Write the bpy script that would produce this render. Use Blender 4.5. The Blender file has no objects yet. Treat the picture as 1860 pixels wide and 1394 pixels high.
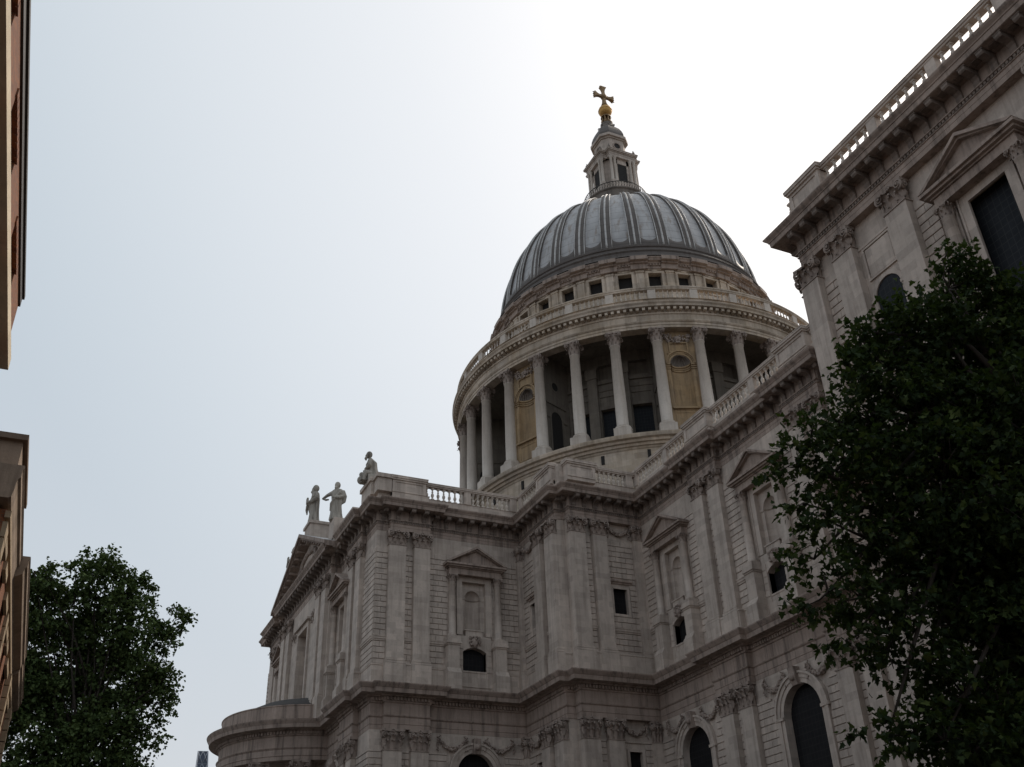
import bpy, math, random
import numpy as np
from mathutils import Vector, Matrix
R_ = math.radians
C = bpy.context.scene.collection
sc = bpy.context.scene
random.seed(7); rng = np.random.default_rng(7)

# ------------------------------------------------------------------ camera
CAM = Vector((-90.709, 60.761, -7.589))
cd = bpy.data.cameras.new('camera'); cam = bpy.data.objects.new('camera', cd); C.objects.link(cam)
yaw, pitch, roll = R_(-25.4185), R_(31.3412), R_(-2.2841)
fwd = Vector((math.cos(yaw)*math.cos(pitch), math.sin(yaw)*math.cos(pitch), math.sin(pitch)))
rt = Vector((math.sin(yaw), -math.cos(yaw), 0)); up = rt.cross(fwd)
r2 = rt*math.cos(roll)+up*math.sin(roll); u2 = -rt*math.sin(roll)+up*math.cos(roll)
M = Matrix((r2, u2, -fwd)).transposed().to_4x4(); M.translation = CAM
cam.matrix_world = M
cd.sensor_fit = 'HORIZONTAL'; cd.sensor_width = 36; cd.lens = 36*1825.249/1860
cd.clip_start = .1; cd.clip_end = 6000
sc.camera = cam
# ------------------------------------------------------------------ sky, sun, exposure
SUN_AZ, SUN_EL = R_(-72), R_(47)          # azimuth measured from +X towards +Y
w = bpy.data.worlds.new('World'); sc.world = w; w.use_nodes = True
nt = w.node_tree; bg = nt.nodes['Background']
sky = nt.nodes.new('ShaderNodeTexSky'); sky.sky_type = 'NISHITA'; sky.sun_disc = False
sky.sun_elevation = SUN_EL; sky.sun_rotation = math.pi/2-SUN_AZ
sky.air_density = 1.0; sky.dust_density = 8.0; sky.ozone_density = 2.5; sky.altitude = 0
# bright hazy air: whitest round the sun, pale blue away from it, greyer towards the horizon
def _n(t): return nt.nodes.new('ShaderNode'+t)
tc = _n('TexCoord'); dt = _n('VectorMath'); dt.operation = 'DOT_PRODUCT'; nt.links.new(tc.outputs['Generated'], dt.inputs[0])
dt.inputs[1].default_value = (math.cos(SUN_EL)*math.cos(SUN_AZ), math.cos(SUN_EL)*math.sin(SUN_AZ), math.sin(SUN_EL))
cr = _n('ValToRGB'); nt.links.new(dt.outputs['Value'], cr.inputs[0]); e = cr.color_ramp.elements; cr.color_ramp.interpolation = 'B_SPLINE'
e[0].position, e[0].color = .0, (.50, .57, .64, 1); e[1].position, e[1].color = 1.0, (1, .985, .965, 1)
for p_, c_ in ((.5, (.57, .655, .715, 1)), (.66, (.74, .80, .84, 1)), (.82, (.87, .90, .925, 1)), (.92, (.96, .965, .97, 1))): q_ = e.new(p_); q_.color = c_
sp = _n('SeparateXYZ'); nt.links.new(tc.outputs['Generated'], sp.inputs[0])
m1 = _n('Math'); m1.operation = 'SUBTRACT'; m1.inputs[0].default_value = 1; nt.links.new(sp.outputs[2], m1.inputs[1]); m1.use_clamp = True
m2 = _n('Math'); m2.operation = 'POWER'; nt.links.new(m1.outputs[0], m2.inputs[0]); m2.inputs[1].default_value = 3.2
h1 = _n('Mix'); h1.data_type = 'RGBA'; nt.links.new(m2.outputs[0], h1.inputs[0]); nt.links.new(cr.outputs[0], h1.inputs[6]); h1.inputs[7].default_value = (.80, .80, .815, 1)
h2 = _n('Vector'+'Math'); h2.operation = 'SCALE'; nt.links.new(h1.outputs[2], h2.inputs[0]); h2.inputs['Scale'].default_value = 7.7
hz = _n('Mix'); hz.data_type = 'RGBA'; hz.inputs[0].default_value = .82
nt.links.new(sky.outputs[0], hz.inputs[6]); nt.links.new(h2.outputs[0], hz.inputs[7]); nt.links.new(hz.outputs[2], bg.inputs[0]); bg.inputs[1].default_value = .1
sl = bpy.data.lights.new('sun', 'SUN'); so = bpy.data.objects.new('sun', sl); C.objects.link(so)
sl.energy = 2.0; sl.angle = R_(1.0); sl.color = (1, .9, .78)
so.rotation_euler = Vector((math.cos(SUN_EL)*math.cos(SUN_AZ), math.cos(SUN_EL)*math.sin(SUN_AZ), math.sin(SUN_EL))).to_track_quat('Z', 'Y').to_euler()
sc.view_settings.view_transform = 'Standard'; sc.view_settings.look = 'None'
sc.view_settings.gamma = 1; sc.view_settings.exposure = 0.42
GZ = -9.2                                    # street level

# ------------------------------------------------------------------ materials
def newmat(name, rough=.85, metal=0.):
    m = bpy.data.materials.new(name); m.use_nodes = True
    n = m.node_tree.nodes; p = n['Principled BSDF']; p.inputs['Roughness'].default_value = rough
    p.inputs['Metallic'].default_value = metal
    return m, m.node_tree, p
def mth(nt, op, a, b=None, c=None):
    n = nt.nodes.new('ShaderNodeMath'); n.operation = op
    for i, v in enumerate((a, b, c)):
        if v is None: continue
        if isinstance(v, (int, float)): n.inputs[i].default_value = v
        else: nt.links.new(v, n.inputs[i])
    return n.outputs[0]
def mixc(nt, f, a, b, mode='MIX'):
    n = nt.nodes.new('ShaderNodeMix'); n.data_type = 'RGBA'; n.blend_type = mode
    for s, v in ((n.inputs[0], f), (n.inputs[6], a), (n.inputs[7], b)):
        if isinstance(v, (int, float)): s.default_value = v
        elif isinstance(v, tuple): s.default_value = v+(1,) if len(v) == 3 else v
        else: nt.links.new(v, s)
    return n.outputs[2]
def noise(nt, vec, scale, detail=4, rough=.6):
    n = nt.nodes.new('ShaderNodeTexNoise'); n.inputs['Scale'].default_value = scale
    n.inputs['Detail'].default_value = detail; n.inputs['Roughness'].default_value = rough
    nt.links.new(vec, n.inputs['Vector']); return n.outputs[0]
def ramp(nt, f, stops):
    n = nt.nodes.new('ShaderNodeValToRGB'); e = n.color_ramp.elements
    e[0].position, e[0].color = stops[0][0], tuple(stops[0][1])+(1,)
    e[1].position, e[1].color = stops[-1][0], tuple(stops[-1][1])+(1,)
    for p, c in stops[1:-1]:
        q = e.new(p); q.color = tuple(c)+(1,)
    nt.links.new(f, n.inputs[0]); return n.outputs[0]
def worldpos(nt, scale=(1, 1, 1)):
    g = nt.nodes.new('ShaderNodeNewGeometry'); mp = nt.nodes.new('ShaderNodeMapping')
    mp.inputs['Scale'].default_value = scale; nt.links.new(g.outputs['Position'], mp.inputs['Vector']); return mp.outputs[0]
def stone(name, base, dark, warm=None, bz=.445, bl=.95, jitter=.24, stain=.45):
    m, nt, p = newmat(name, .88)
    P = worldpos(nt); S = nt.nodes.new('ShaderNodeSeparateXYZ'); nt.links.new(P, S.inputs[0])
    zc = mth(nt, 'FLOOR', mth(nt, 'DIVIDE', S.outputs[2], bz))
    al = mth(nt, 'ADD', mth(nt, 'ADD', S.outputs[0], S.outputs[1]), mth(nt, 'MULTIPLY', zc, .437))
    ac = mth(nt, 'FLOOR', mth(nt, 'DIVIDE', al, bl))
    cb = nt.nodes.new('ShaderNodeCombineXYZ'); nt.links.new(zc, cb.inputs[0]); nt.links.new(ac, cb.inputs[1])
    wn = nt.nodes.new('ShaderNodeTexWhiteNoise'); nt.links.new(cb.outputs[0], wn.inputs['Vector'])
    big = noise(nt, P, .35, 5, .65)
    fine = noise(nt, P, 3.5, 6, .7)
    streak = noise(nt, worldpos(nt, (1.6, 1.6, .12)), 1.6, 4, .65)
    col = mixc(nt, ramp(nt, big, [(.35, (0, 0, 0)), (.68, (1, 1, 1))]), base, warm or tuple(x*.86 for x in base))
    col = mixc(nt, ramp(nt, streak, [(.47, (0, 0, 0)), (.66, (stain, stain, stain))]), col, dark)
    col = mixc(nt, ramp(nt, noise(nt, worldpos(nt, (.5, .5, .09)), 1.1, 3, .5), [(.52, (0, 0, 0)), (.75, (.5, .5, .5))]), col, tuple(min(1, x*1.45) for x in base))
    col = mixc(nt, ramp(nt, fine, [(.50, (0, 0, 0)), (.78, (.55, .55, .55))]), col, tuple(x*.6 for x in base))
    v = mth(nt, 'MULTIPLY_ADD', wn.outputs[0], jitter, 1-jitter/2)
    hs = nt.nodes.new('ShaderNodeHueSaturation'); nt.links.new(col, hs.inputs['Color']); nt.links.new(v, hs.inputs['Value'])
    nt.links.new(hs.outputs[0], p.inputs['Base Color'])
    b = nt.nodes.new('ShaderNodeBump'); b.inputs['Strength'].default_value = .35; b.inputs['Distance'].default_value = .04
    nt.links.new(noise(nt, P, 7, 6, .75), b.inputs['Height']); nt.links.new(b.outputs[0], p.inputs['Normal'])
    return m
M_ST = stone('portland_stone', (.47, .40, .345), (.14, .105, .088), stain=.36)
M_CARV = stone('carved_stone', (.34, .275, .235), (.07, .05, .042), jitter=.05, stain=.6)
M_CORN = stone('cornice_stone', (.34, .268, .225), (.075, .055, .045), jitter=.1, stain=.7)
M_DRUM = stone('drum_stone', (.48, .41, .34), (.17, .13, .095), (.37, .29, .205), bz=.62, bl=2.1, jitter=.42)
M_DIN = stone('dark_drum_stone', (.17, .148, .122), (.075, .06, .05), bz=.6, bl=1.4, jitter=.2)  # much darker drum stone for the walls and ceiling behind the columns
M_COL = stone('column_stone', (.54, .48, .42), (.30, .24, .19), bz=1.05, bl=50, jitter=.05, stain=.4)
M_WARM = stone('ochre_stone', (.35, .24, .13), (.13, .088, .055), (.27, .20, .125), bz=.6, bl=1.2, jitter=.2, stain=.6)
M_SOOT_SHADE = stone('sooty_shaded_modillion_stone', (.19, .15, .125), (.06, .045, .037), jitter=.2, bl=.98, stain=.6)  # soot plus painted shade: colour darkened to deepen the cornice undersides
M_DARKST = stone('weathered_dark_stone', (.17, .145, .125), (.06, .05, .043), jitter=.1, stain=.7)
def lead(name, base, dark, rough=.62):
    m, nt, p = newmat(name, rough, .12)
    P = worldpos(nt); big = noise(nt, P, .5, 4); st = noise(nt, worldpos(nt, (1.2, 1.2, .15)), 1.5, 4)
    col = mixc(nt, ramp(nt, big, [(.4, (0, 0, 0)), (.65, (1, 1, 1))]), base, tuple(x*.8 for x in base))
    col = mixc(nt, ramp(nt, st, [(.52, (0, 0, 0)), (.7, (.8, .8, .8))]), col, dark)
    S = nt.nodes.new('ShaderNodeSeparateXYZ'); nt.links.new(P, S.inputs[0])
    f = mth(nt, 'FRACT', mth(nt, 'DIVIDE', S.outputs[2], 1.25))
    ln = mth(nt, 'LESS_THAN', f, .07)
    col = mixc(nt, mth(nt, 'MULTIPLY', ln, .55), col, tuple(x*.35 for x in base))
    nt.links.new(col, p.inputs['Base Color'])
    b = nt.nodes.new('ShaderNodeBump'); b.inputs['Strength'].default_value = .3; b.inputs['Distance'].default_value = .05
    nt.links.new(noise(nt, P, 2.5, 5), b.inputs['Height']); nt.links.new(b.outputs[0], p.inputs['Normal'])
    return m
M_LEAD = lead('lead_sheet', (.44, .435, .435), (.22, .17, .13))
M_BRL = lead('brown_lead', (.105, .088, .078), (.06, .045, .035))
M_RIB = lead('lead_rib', (.50, .49, .475), (.2, .17, .15))
M_LEADD = lead('dark_lead', (.06, .054, .05), (.03, .027, .024), .9)
def simple(name, col, rough=.8, metal=0, nz=.2, scale=3):
    m, nt, p = newmat(name, rough, metal)
    f = noise(nt, worldpos(nt), scale, 5)
    nt.links.new(mixc(nt, f, tuple(x*(1-nz) for x in col), tuple(min(1, x*(1+nz)) for x in col)), p.inputs['Base Color'])
    return m
M_GOLD = simple('gilding', (.50, .29, .09), .5, .6, .3, 4)
M_GOLD2 = simple('tarnished_gilding', (.26, .17, .085), .6, .35, .35, 3)
M_IRON = simple('black_iron', (.04, .035, .03), .6, .3)
M_VOID = simple('dark_opening', (.018, .016, .015), .9)
def glass(name, base, gx=.32, gz=.4, line=(.05, .05, .05)):
    m, nt, p = newmat(name, .42); p.inputs['Specular IOR Level'].default_value = .06
    tc = nt.nodes.new('ShaderNodeTexCoord'); S = nt.nodes.new('ShaderNodeSeparateXYZ'); nt.links.new(tc.outputs['Object'], S.inputs[0])
    a = mth(nt, 'LESS_THAN', mth(nt, 'FRACT', mth(nt, 'DIVIDE', S.outputs[0], gx)), .1)
    b = mth(nt, 'LESS_THAN', mth(nt, 'FRACT', mth(nt, 'DIVIDE', S.outputs[2], gz)), .09)
    g = mth(nt, 'MAXIMUM', a, b)
    f = noise(nt, worldpos(nt), 2.2, 4)
    nt.links.new(mixc(nt, g, mixc(nt, f, base, tuple(x*2.2 for x in base)), line), p.inputs['Base Color'])
    bp = nt.nodes.new('ShaderNodeBump'); bp.inputs['Strength'].default_value = .25; bp.inputs['Distance'].default_value = .02
    nt.links.new(noise(nt, worldpos(nt), 6, 3), bp.inputs['Height']); nt.links.new(bp.outputs[0], p.inputs['Normal'])
    return m
M_GL = glass('leaded_glass', (.010, .010, .011), line=(.026, .025, .025))
M_GL2 = glass('large_leaded_glass', (.012, .0135, .016), .3, .36, (.034, .036, .038))
def brick(name, c1, c2, mortar, sc_=1.0):
    m, nt, p = newmat(name, .85)
    P = worldpos(nt); S = nt.nodes.new('ShaderNodeSeparateXYZ'); nt.links.new(P, S.inputs[0])
    cb = nt.nodes.new('ShaderNodeCombineXYZ'); nt.links.new(mth(nt, 'ADD', S.outputs[0], S.outputs[1]), cb.inputs[0]); nt.links.new(S.outputs[2], cb.inputs[1])
    b = nt.nodes.new('ShaderNodeTexBrick'); nt.links.new(cb.outputs[0], b.inputs['Vector'])
    b.inputs['Color1'].default_value = c1+(1,); b.inputs['Color2'].default_value = c2+(1,); b.inputs['Mortar'].default_value = mortar+(1,)
    b.inputs['Scale'].default_value = 1; b.inputs['Brick Width'].default_value = .22*sc_; b.inputs['Row Height'].default_value = .075*sc_
    b.inputs['Mortar Size'].default_value = .01*sc_
    nt.links.new(b.outputs[0], p.inputs['Base Color']); return m
M_BRICK = brick('red_brick', (.26, .085, .028), (.15, .045, .018), (.13, .08, .05))
M_BAND = stone('pale_band_stone', (.62, .52, .38), (.45, .36, .26), jitter=.06, stain=.2)
M_BROWN = stone('brown_stone', (.15, .105, .075), (.07, .045, .032), jitter=.08)
M_GREYC = stone('grey_brown_stone', (.25, .185, .135), (.11, .075, .052), jitter=.12, stain=.5)
M_TANST = stone('tan_stone', (.32, .24, .155), (.18, .125, .08), jitter=.1, stain=.3)

# ------------------------------------------------------------------ mesh helpers
class MB:
    def __init__(s): s.v = []; s.f = []; s.sm = []
    def add(s, vs, fs, smooth=False):
        n = len(s.v); s.v += [tuple(v) for v in vs]; s.f += [tuple(n+i for i in f) for f in fs]; s.sm += [smooth]*len(fs); return s
    def box(s, x0, x1, y0, y1, z0, z1):
        return s.add([(x0, y0, z0), (x1, y0, z0), (x1, y1, z0), (x0, y1, z0), (x0, y0, z1), (x1, y0, z1), (x1, y1, z1), (x0, y1, z1)],
                     [(0, 3, 2, 1), (4, 5, 6, 7), (0, 1, 5, 4), (1, 2, 6, 5), (2, 3, 7, 6), (3, 0, 4, 7)])
    # wall frame: a along, o outward (local -Y), z up
    def wb(s, a0, a1, o0, o1, z0, z1): return s.box(a0, a1, -o1, -o0, z0, z1)
    def bev(s, a0, a1, o0, o1, z0, z1, b=.02):
        vs = [(a0, -o0, z0), (a1, -o0, z0), (a1, -o0, z1), (a0, -o0, z1), (a0, -(o1-b), z0), (a1, -(o1-b), z0), (a1, -(o1-b), z1), (a0, -(o1-b), z1),
              (a0+b, -o1, z0+b), (a1-b, -o1, z0+b), (a1-b, -o1, z1-b), (a0+b, -o1, z1-b)]
        return s.add(vs, [(0, 1, 5, 4), (1, 2, 6, 5), (2, 3, 7, 6), (3, 0, 4, 7), (4, 5, 9, 8), (5, 6, 10, 9), (6, 7, 11, 10), (7, 4, 8, 11), (8, 9, 10, 11)])
    def ext(s, poly, a0, a1):     # polygon in (o,z) extruded along a
        n = len(poly); vs = [(a0, -o, z) for o, z in poly]+[(a1, -o, z) for o, z in poly]
        return s.add(vs, [(i, (i+1) % n, n+(i+1) % n, n+i) for i in range(n)]+[tuple(range(n-1, -1, -1)), tuple(range(n, 2*n))])
    def plate(s, poly, o0, o1):   # polygon in (a,z) with thickness o0..o1
        n = len(poly); vs = [(a, -o0, z) for a, z in poly]+[(a, -o1, z) for a, z in poly]
        return s.add(vs, [(i, (i+1) % n, n+(i+1) % n, n+i) for i in range(n)]+[tuple(range(n-1, -1, -1)), tuple(range(n, 2*n))])
    def lathe(s, prof, seg=24, c=(0, 0, 0), a0=0, a1=360, smooth=True, capb=False, capt=False):
        full = abs(a1-a0-360) < 1e-6; m = seg if full else seg+1; n = len(prof); vs = []
        for i in range(m):
            t = R_(a0+(a1-a0)*i/seg)
            for r, z in prof: vs.append((c[0]+r*math.cos(t), c[1]+r*math.sin(t), c[2]+z))
        fs = [(i*n+j, ((i+1) % m)*n+j, ((i+1) % m)*n+j+1, i*n+j+1) for i in range(seg) for j in range(n-1)]
        s.add(vs, fs, smooth)
        if capt: s.add([(c[0]+prof[-1][0]*math.cos(R_(a0+(a1-a0)*i/seg)), c[1]+prof[-1][0]*math.sin(R_(a0+(a1-a0)*i/seg)), c[2]+prof[-1][1]) for i in range(m)], [tuple(range(m))])
        return s
    def tube(s, pts, rad, seg=6):
        pts = [Vector(p) for p in pts]; n = len(pts)
        rad = rad if isinstance(rad, (list, tuple)) else [rad]*n; vs = []; fs = []
        for i, p in enumerate(pts):
            d = (pts[min(i+1, n-1)]-pts[max(i-1, 0)]).normalized()
            a = d.orthogonal().normalized() if i == 0 else (a-d*a.dot(d)).normalized()
            b = d.cross(a)
            for k in range(seg):
                t = 2*math.pi*k/seg; vs.append(p+(a*math.cos(t)+b*math.sin(t))*rad[i])
        for i in range(n-1):
            for k in range(seg): fs.append((i*seg+k, i*seg+(k+1) % seg, (i+1)*seg+(k+1) % seg, (i+1)*seg+k))
        fs += [tuple(range(seg-1, -1, -1)), tuple(range((n-1)*seg, n*seg))]
        return s.add(vs, fs, True)
    def ball(s, c, r, seg=8, rings=5, sq=(1, 1, 1)):
        vs = [(c[0], c[1], c[2]-r*sq[2])]
        for j in range(1, rings):
            t = math.pi*j/rings
            for k in range(seg):
                a = 2*math.pi*k/seg
                vs.append((c[0]+r*sq[0]*math.sin(t)*math.cos(a), c[1]+r*sq[1]*math.sin(t)*math.sin(a), c[2]-r*sq[2]*math.cos(t)))
        vs.append((c[0], c[1], c[2]+r*sq[2])); L = len(vs)-1; fs = []
        for k in range(seg):
            fs.append((0, 1+(k+1) % seg, 1+k)); fs.append((L, L-seg+k, L-seg+(k+1) % seg))
            for j in range(rings-2): fs.append((1+j*seg+k, 1+j*seg+(k+1) % seg, 1+(j+1)*seg+(k+1) % seg, 1+(j+1)*seg+k))
        return s.add(vs, fs, True)
    def mesh(s, name, mat):
        me = bpy.data.meshes.new(name); me.from_pydata(s.v, [], s.f)
        me.polygons.foreach_set('use_smooth', s.sm); me.materials.append(mat); me.update(); return me
    def build(s, name, mat, parent=None, loc=(0, 0, 0), rz=0.):
        return link(name, s.mesh(name, mat), parent, loc, rz)
def link(name, me, parent=None, loc=(0, 0, 0), rz=0.):
    o = bpy.data.objects.new(name, me); C.objects.link(o); o.location = loc; o.rotation_euler = (0, 0, rz)
    if parent: o.parent = parent
    return o
def tag(o, label=None, cat=None, group=None, kind=None):
    if label: o['label'] = label
    if cat: o['category'] = cat
    if group: o['group'] = group
    if kind: o['kind'] = kind
    return o
def empty(name, loc=(0, 0, 0), rz=0):
    o = bpy.data.objects.new(name, None); C.objects.link(o); o.location = loc; o.rotation_euler = (0, 0, rz); o.empty_display_size = .5; return o
def dup(o, parent, loc, rz, deep=True):
    c = o.copy(); C.objects.link(c); c.parent = parent; c.location = loc; c.rotation_euler = (0, 0, rz)
    if deep:
        for ch in o.children:
            d = ch.copy(); C.objects.link(d); d.parent = c
    return c
class Fr:                           # a facade: origin, direction along (seen left to right), outward normal
    def __init__(s, ox, oy, ux, uy):
        s.o = Vector((ox, oy, 0)); s.u = Vector((ux, uy, 0)); s.n = s.u.cross(Vector((0, 0, 1))); s.rz = math.atan2(uy, ux)
    def p(s, a, o=0, z=0): q = s.o+s.u*a+s.n*o; return (q.x, q.y, z)

CATH = empty('cathedral', (0, 0, GZ)); tag(CATH, 'great pale stone cathedral with a ribbed lead dome on a ring of columns', 'cathedral')
class _Off:   # parts are given in world heights; the root sits at street level
    pass
def K(o):      # hang a part on the cathedral
    o.parent = CATH; o.location.z -= GZ; return o

# ------------------------------------------------------------------ carved elements
def leaf(mb, base, out, up_, side, h, wd, prj, lob=True):
    """acanthus leaf: curls outward at the tip"""
    prof = [(0, .0, .55), (.3, .05, .95), (.62, .10, 1.), (.86, .26, .8), (1.0, .62, .55), (.93, 1.0, .3), (.80, .98, .12)]
    vs = []
    for i, (t, q, wf) in enumerate(prof):
        for j, x in enumerate((-1, -.5, 0, .5, 1)):
            bulge = (1-abs(x))*.22*prj+(.1*prj if (i % 2 and abs(x) == 1) else 0)
            vs.append(base+up_*(h*t)+out*(prj*q+bulge+.02)+side*(x*wd*.5*wf*(1.12 if i % 2 else .92)))
    fs = [(i*5+j, i*5+j+1, (i+1)*5+j+1, (i+1)*5+j) for i in range(len(prof)-1) for j in range(4)]
    mb.add(vs, fs, True)
def volute(mb, c, out, side, r, th):
    up_ = Vector((0, 0, 1)); pts = []; N = 22
    for i in range(N):
        t = i/(N-1); a = -math.pi/2+t*math.pi*3.6; rr = r*(1-.82*t)
        pts.append(c+side*(rr*math.cos(a))+up_*(rr*math.sin(a))+out*(th*t*.6))
    mb.tube(pts, [r*.22*(1-.5*i/N) for i in range(N)], 5)
    mb.ball(c+out*th*.5, r*.24, 6, 4)
def cap_flat(w_, d, h, comp=True):
    """capital of a pilaster: a = -w/2..w/2, projecting d, height h, base at z=0"""
    mb = MB(); Z = Vector((0, 0, 1)); A = Vector((1, 0, 0)); O = Vector((0, -1, 0))
    mb.wb(-w_/2+.1, w_/2-.1, -.05, d-.1, 0, h*.9)
    mb.wb(-w_/2-.05, w_/2+.05, -.05, d+.05, 0, .07)
    for k in range(3): leaf(mb, A*((k-1)*w_*.335)+O*(d-.09)+Z*.07, O, Z, A, h*.42, w_*.33, .32)
    for k in range(2 if comp else 3):
        n = 2 if comp else 3; leaf(mb, A*((k-(n-1)/2)*w_*(.44 if comp else .36))+O*(d-.07)+Z*(h*.2), O, Z, A, h*.52, w_*(.38 if comp else .3), .46)
    for sgn in (-1, 1):
        S = A*sgn; b0 = S*(w_/2-.09)
        for oo, z0, hh in ((d*.35, .07, .4), (d*.8, h*.22, .48)): leaf(mb, b0+O*oo+Z*z0, S, Z, O*-sgn, h*hh, d*.55, .22)
        diag = (S+O).normalized()
        leaf(mb, S*(w_/2-.06)+O*(d-.06)+Z*(h*.2), diag, Z, (O-S).normalized(), h*.5, w_*.25, .22)
        vr = h*(.22 if comp else .15)
        volute(mb, S*(w_/2-.06)+O*(d+.14)+Z*(h*.72), O, S, vr, .12)
        volute(mb, S*(w_/2+.12)+O*(d-.06)+Z*(h*.72), S, O, vr, .1)
        if not comp: volute(mb, S*(w_*.13)+O*(d+.06)+Z*(h*.74), O, -S, vr*.8, .05)
    if comp:
        for k in range(6): mb.ball(A*((k-2.5)*w_*.12)+O*(d+.03)+Z*(h*.70), w_*.06, 6, 4)
    # abacus with a concave front and a flower
    n = 8; e = .17; fr = [(-w_/2-e+(w_+2*e)*i/n, d+e-.13*math.sin(math.pi*i/n)) for i in range(n+1)]
    poly = [(x, -o) for x, o in fr]+[(w_/2+e, .05), (-w_/2-e, .05)]
    vs = [(x, y, h*.88) for x, y in poly]+[(x, y, h) for x, y in poly]; m = len(poly)
    mb.add(vs, [(i, (i+1) % m, m+(i+1) % m, m+i) for i in range(m)]+[tuple(range(m-1, -1, -1)), tuple(range(m, 2*m))])
    for q in range(5):
        t = 2*math.pi*q/5; mb.ball(O*(d+.12)+A*(.09*math.cos(t))+Z*(h*.92+.09*math.sin(t)), .07, 6, 4)
    return mb
def cap_round(r, h, n=8):
    mb = MB(); Z = Vector((0, 0, 1))
    mb.lathe([(r*1.12, 0), (r*1.12, .06), (r, .08), (r*1.02, h*.6), (r*1.3, h*.9)], 20)
    for row, (z0, hh, off) in enumerate(((.06, .42, 0), (h*.25, .48, .5))):
        for k in range(n):
            t = 2*math.pi*(k+off)/n; D = Vector((math.cos(t), math.sin(t), 0)); leaf(mb, D*(r*.96)+Z*z0, D, Z, Vector((-math.sin(t), math.cos(t), 0)), h*hh, r*.70, .34*r/.5)
    for k in range(4):
        t = math.pi/4+k*math.pi/2; D = Vector((math.cos(t), math.sin(t), 0)); T = Vector((-math.sin(t), math.cos(t), 0))
        for sg in (-1, 1): volute(mb, D*(r*1.72)+T*(sg*.07)+Z*(h*.77), T*sg, D, h*.15, .07)
        t2 = k*math.pi/2; mb.ball((math.cos(t2)*r*1.35, math.sin(t2)*r*1.35, h*.92), r*.2, 6, 4)
    e = r*1.62; vs = []; pts = []
    for k in range(4):
        a0 = math.pi/4+k*math.pi/2; p0 = Vector((math.cos(a0), math.sin(a0), 0))*e*1.32; a1 = a0+math.pi/2; p1 = Vector((math.cos(a1), math.sin(a1), 0))*e*1.32
        md = Vector((math.cos(a0+math.pi/4), math.sin(a0+math.pi/4), 0))
        for i in range(6): pts.append(p0.lerp(p1, i/6)-md*(.16*e*math.sin(math.pi*i/6)))
    m = len(pts); vs = [(p.x, p.y, h*.88) for p in pts]+[(p.x, p.y, h) for p in pts]
    mb.add(vs, [(i, (i+1) % m, m+(i+1) % m, m+i) for i in range(m)]+[tuple(range(m-1, -1, -1)), tuple(range(m, 2*m))])
    return mb
CAPS = {}
def capmesh(w_, d, h, comp):
    k = (round(w_, 2), round(d, 2), round(h, 2), comp)
    if k not in CAPS: CAPS[k] = cap_flat(w_, d, h, comp).mesh('capital', M_CARV)
    return CAPS[k]
PIL = {}
def pilaster(F, a0, a1, o0, d, z0, zc, z1, comp=True):
    """z0 foot of base, zc foot of capital, z1 underside of architrave"""
    wd = a1-a0; k = (round(wd, 2), d, z0, zc, o0)
    if k not in PIL:
        mb = MB(); mb.wb(-wd/2, wd/2, -.1, d, .34, zc-z0)
        if z0 > 10: mb.wb(-wd/2-.13, wd/2+.13, -.1, d+.14, -1.85, -.02)
        for e, s0, s1 in ((.13, 0, .16), (.05, .16, .2), (.09, .2, .3), (.03, .3, .36)): mb.wb(-wd/2-e, wd/2+e, -.1, d+e, s0, s1)
        PIL[k] = mb.mesh('pilaster', M_ST)
    o = K(link('pilaster', PIL[k], None, F.p((a0+a1)/2, o0, z0), F.rz))
    c = link('capital', capmesh(wd, d, z1-zc-.003, comp), o, (0, 0, zc-z0+.003))
    return o
def spandrel(mb, c, r, zs, a0, a1, ztop, o0, o1, n=14):
    """plate between the arch (centre c, radius r, spring zs) and the rectangle a0..a1, up to ztop"""
    for i in range(n):
        t0, t1 = math.pi-math.pi*i/n, math.pi-math.pi*(i+1)/n
        def rect(t):
            dx, dz = math.cos(t), math.sin(t); k = []
            if abs(dx) > 1e-9: k.append(((a1-c) if dx > 0 else (a0-c))/dx)
            if dz > 1e-9: k.append((ztop-zs)/dz)
            m = min(k); return (c+dx*m, zs+dz*m)
        A, B = (c+r*math.cos(t0), zs+r*math.sin(t0)), (c+r*math.cos(t1), zs+r*math.sin(t1)); Cc, D = rect(t1), rect(t0)
        pl = [A, B, Cc]
        if abs(Cc[0]-D[0]) > 1e-6 and abs(Cc[1]-D[1]) > 1e-6: pl.append((a0 if t0 > math.pi/2 else a1, ztop))
        pl.append(D); mb.plate(pl, o0, o1)
def archband(mb, c, ri, ro, zs, o0, o1, n=18, segm=(0, math.pi)):
    for i in range(n):
        t0, t1 = segm[1]-(segm[1]-segm[0])*i/n, segm[1]-(segm[1]-segm[0])*(i+1)/n
        mb.plate([(c+ri*math.cos(t0), zs+ri*math.sin(t0)), (c+ri*math.cos(t1), zs+ri*math.sin(t1)), (c+ro*math.cos(t1), zs+ro*math.sin(t1)), (c+ro*math.cos(t0), zs+ro*math.sin(t0))], o0, o1)
def archpoly(c, r, zs, zb, n=16): return [(c-r, zb), (c+r, zb)]+[(c+r*math.cos(math.pi*i/n), zs+r*math.sin(math.pi*i/n)) for i in range(n+1)]
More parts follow.
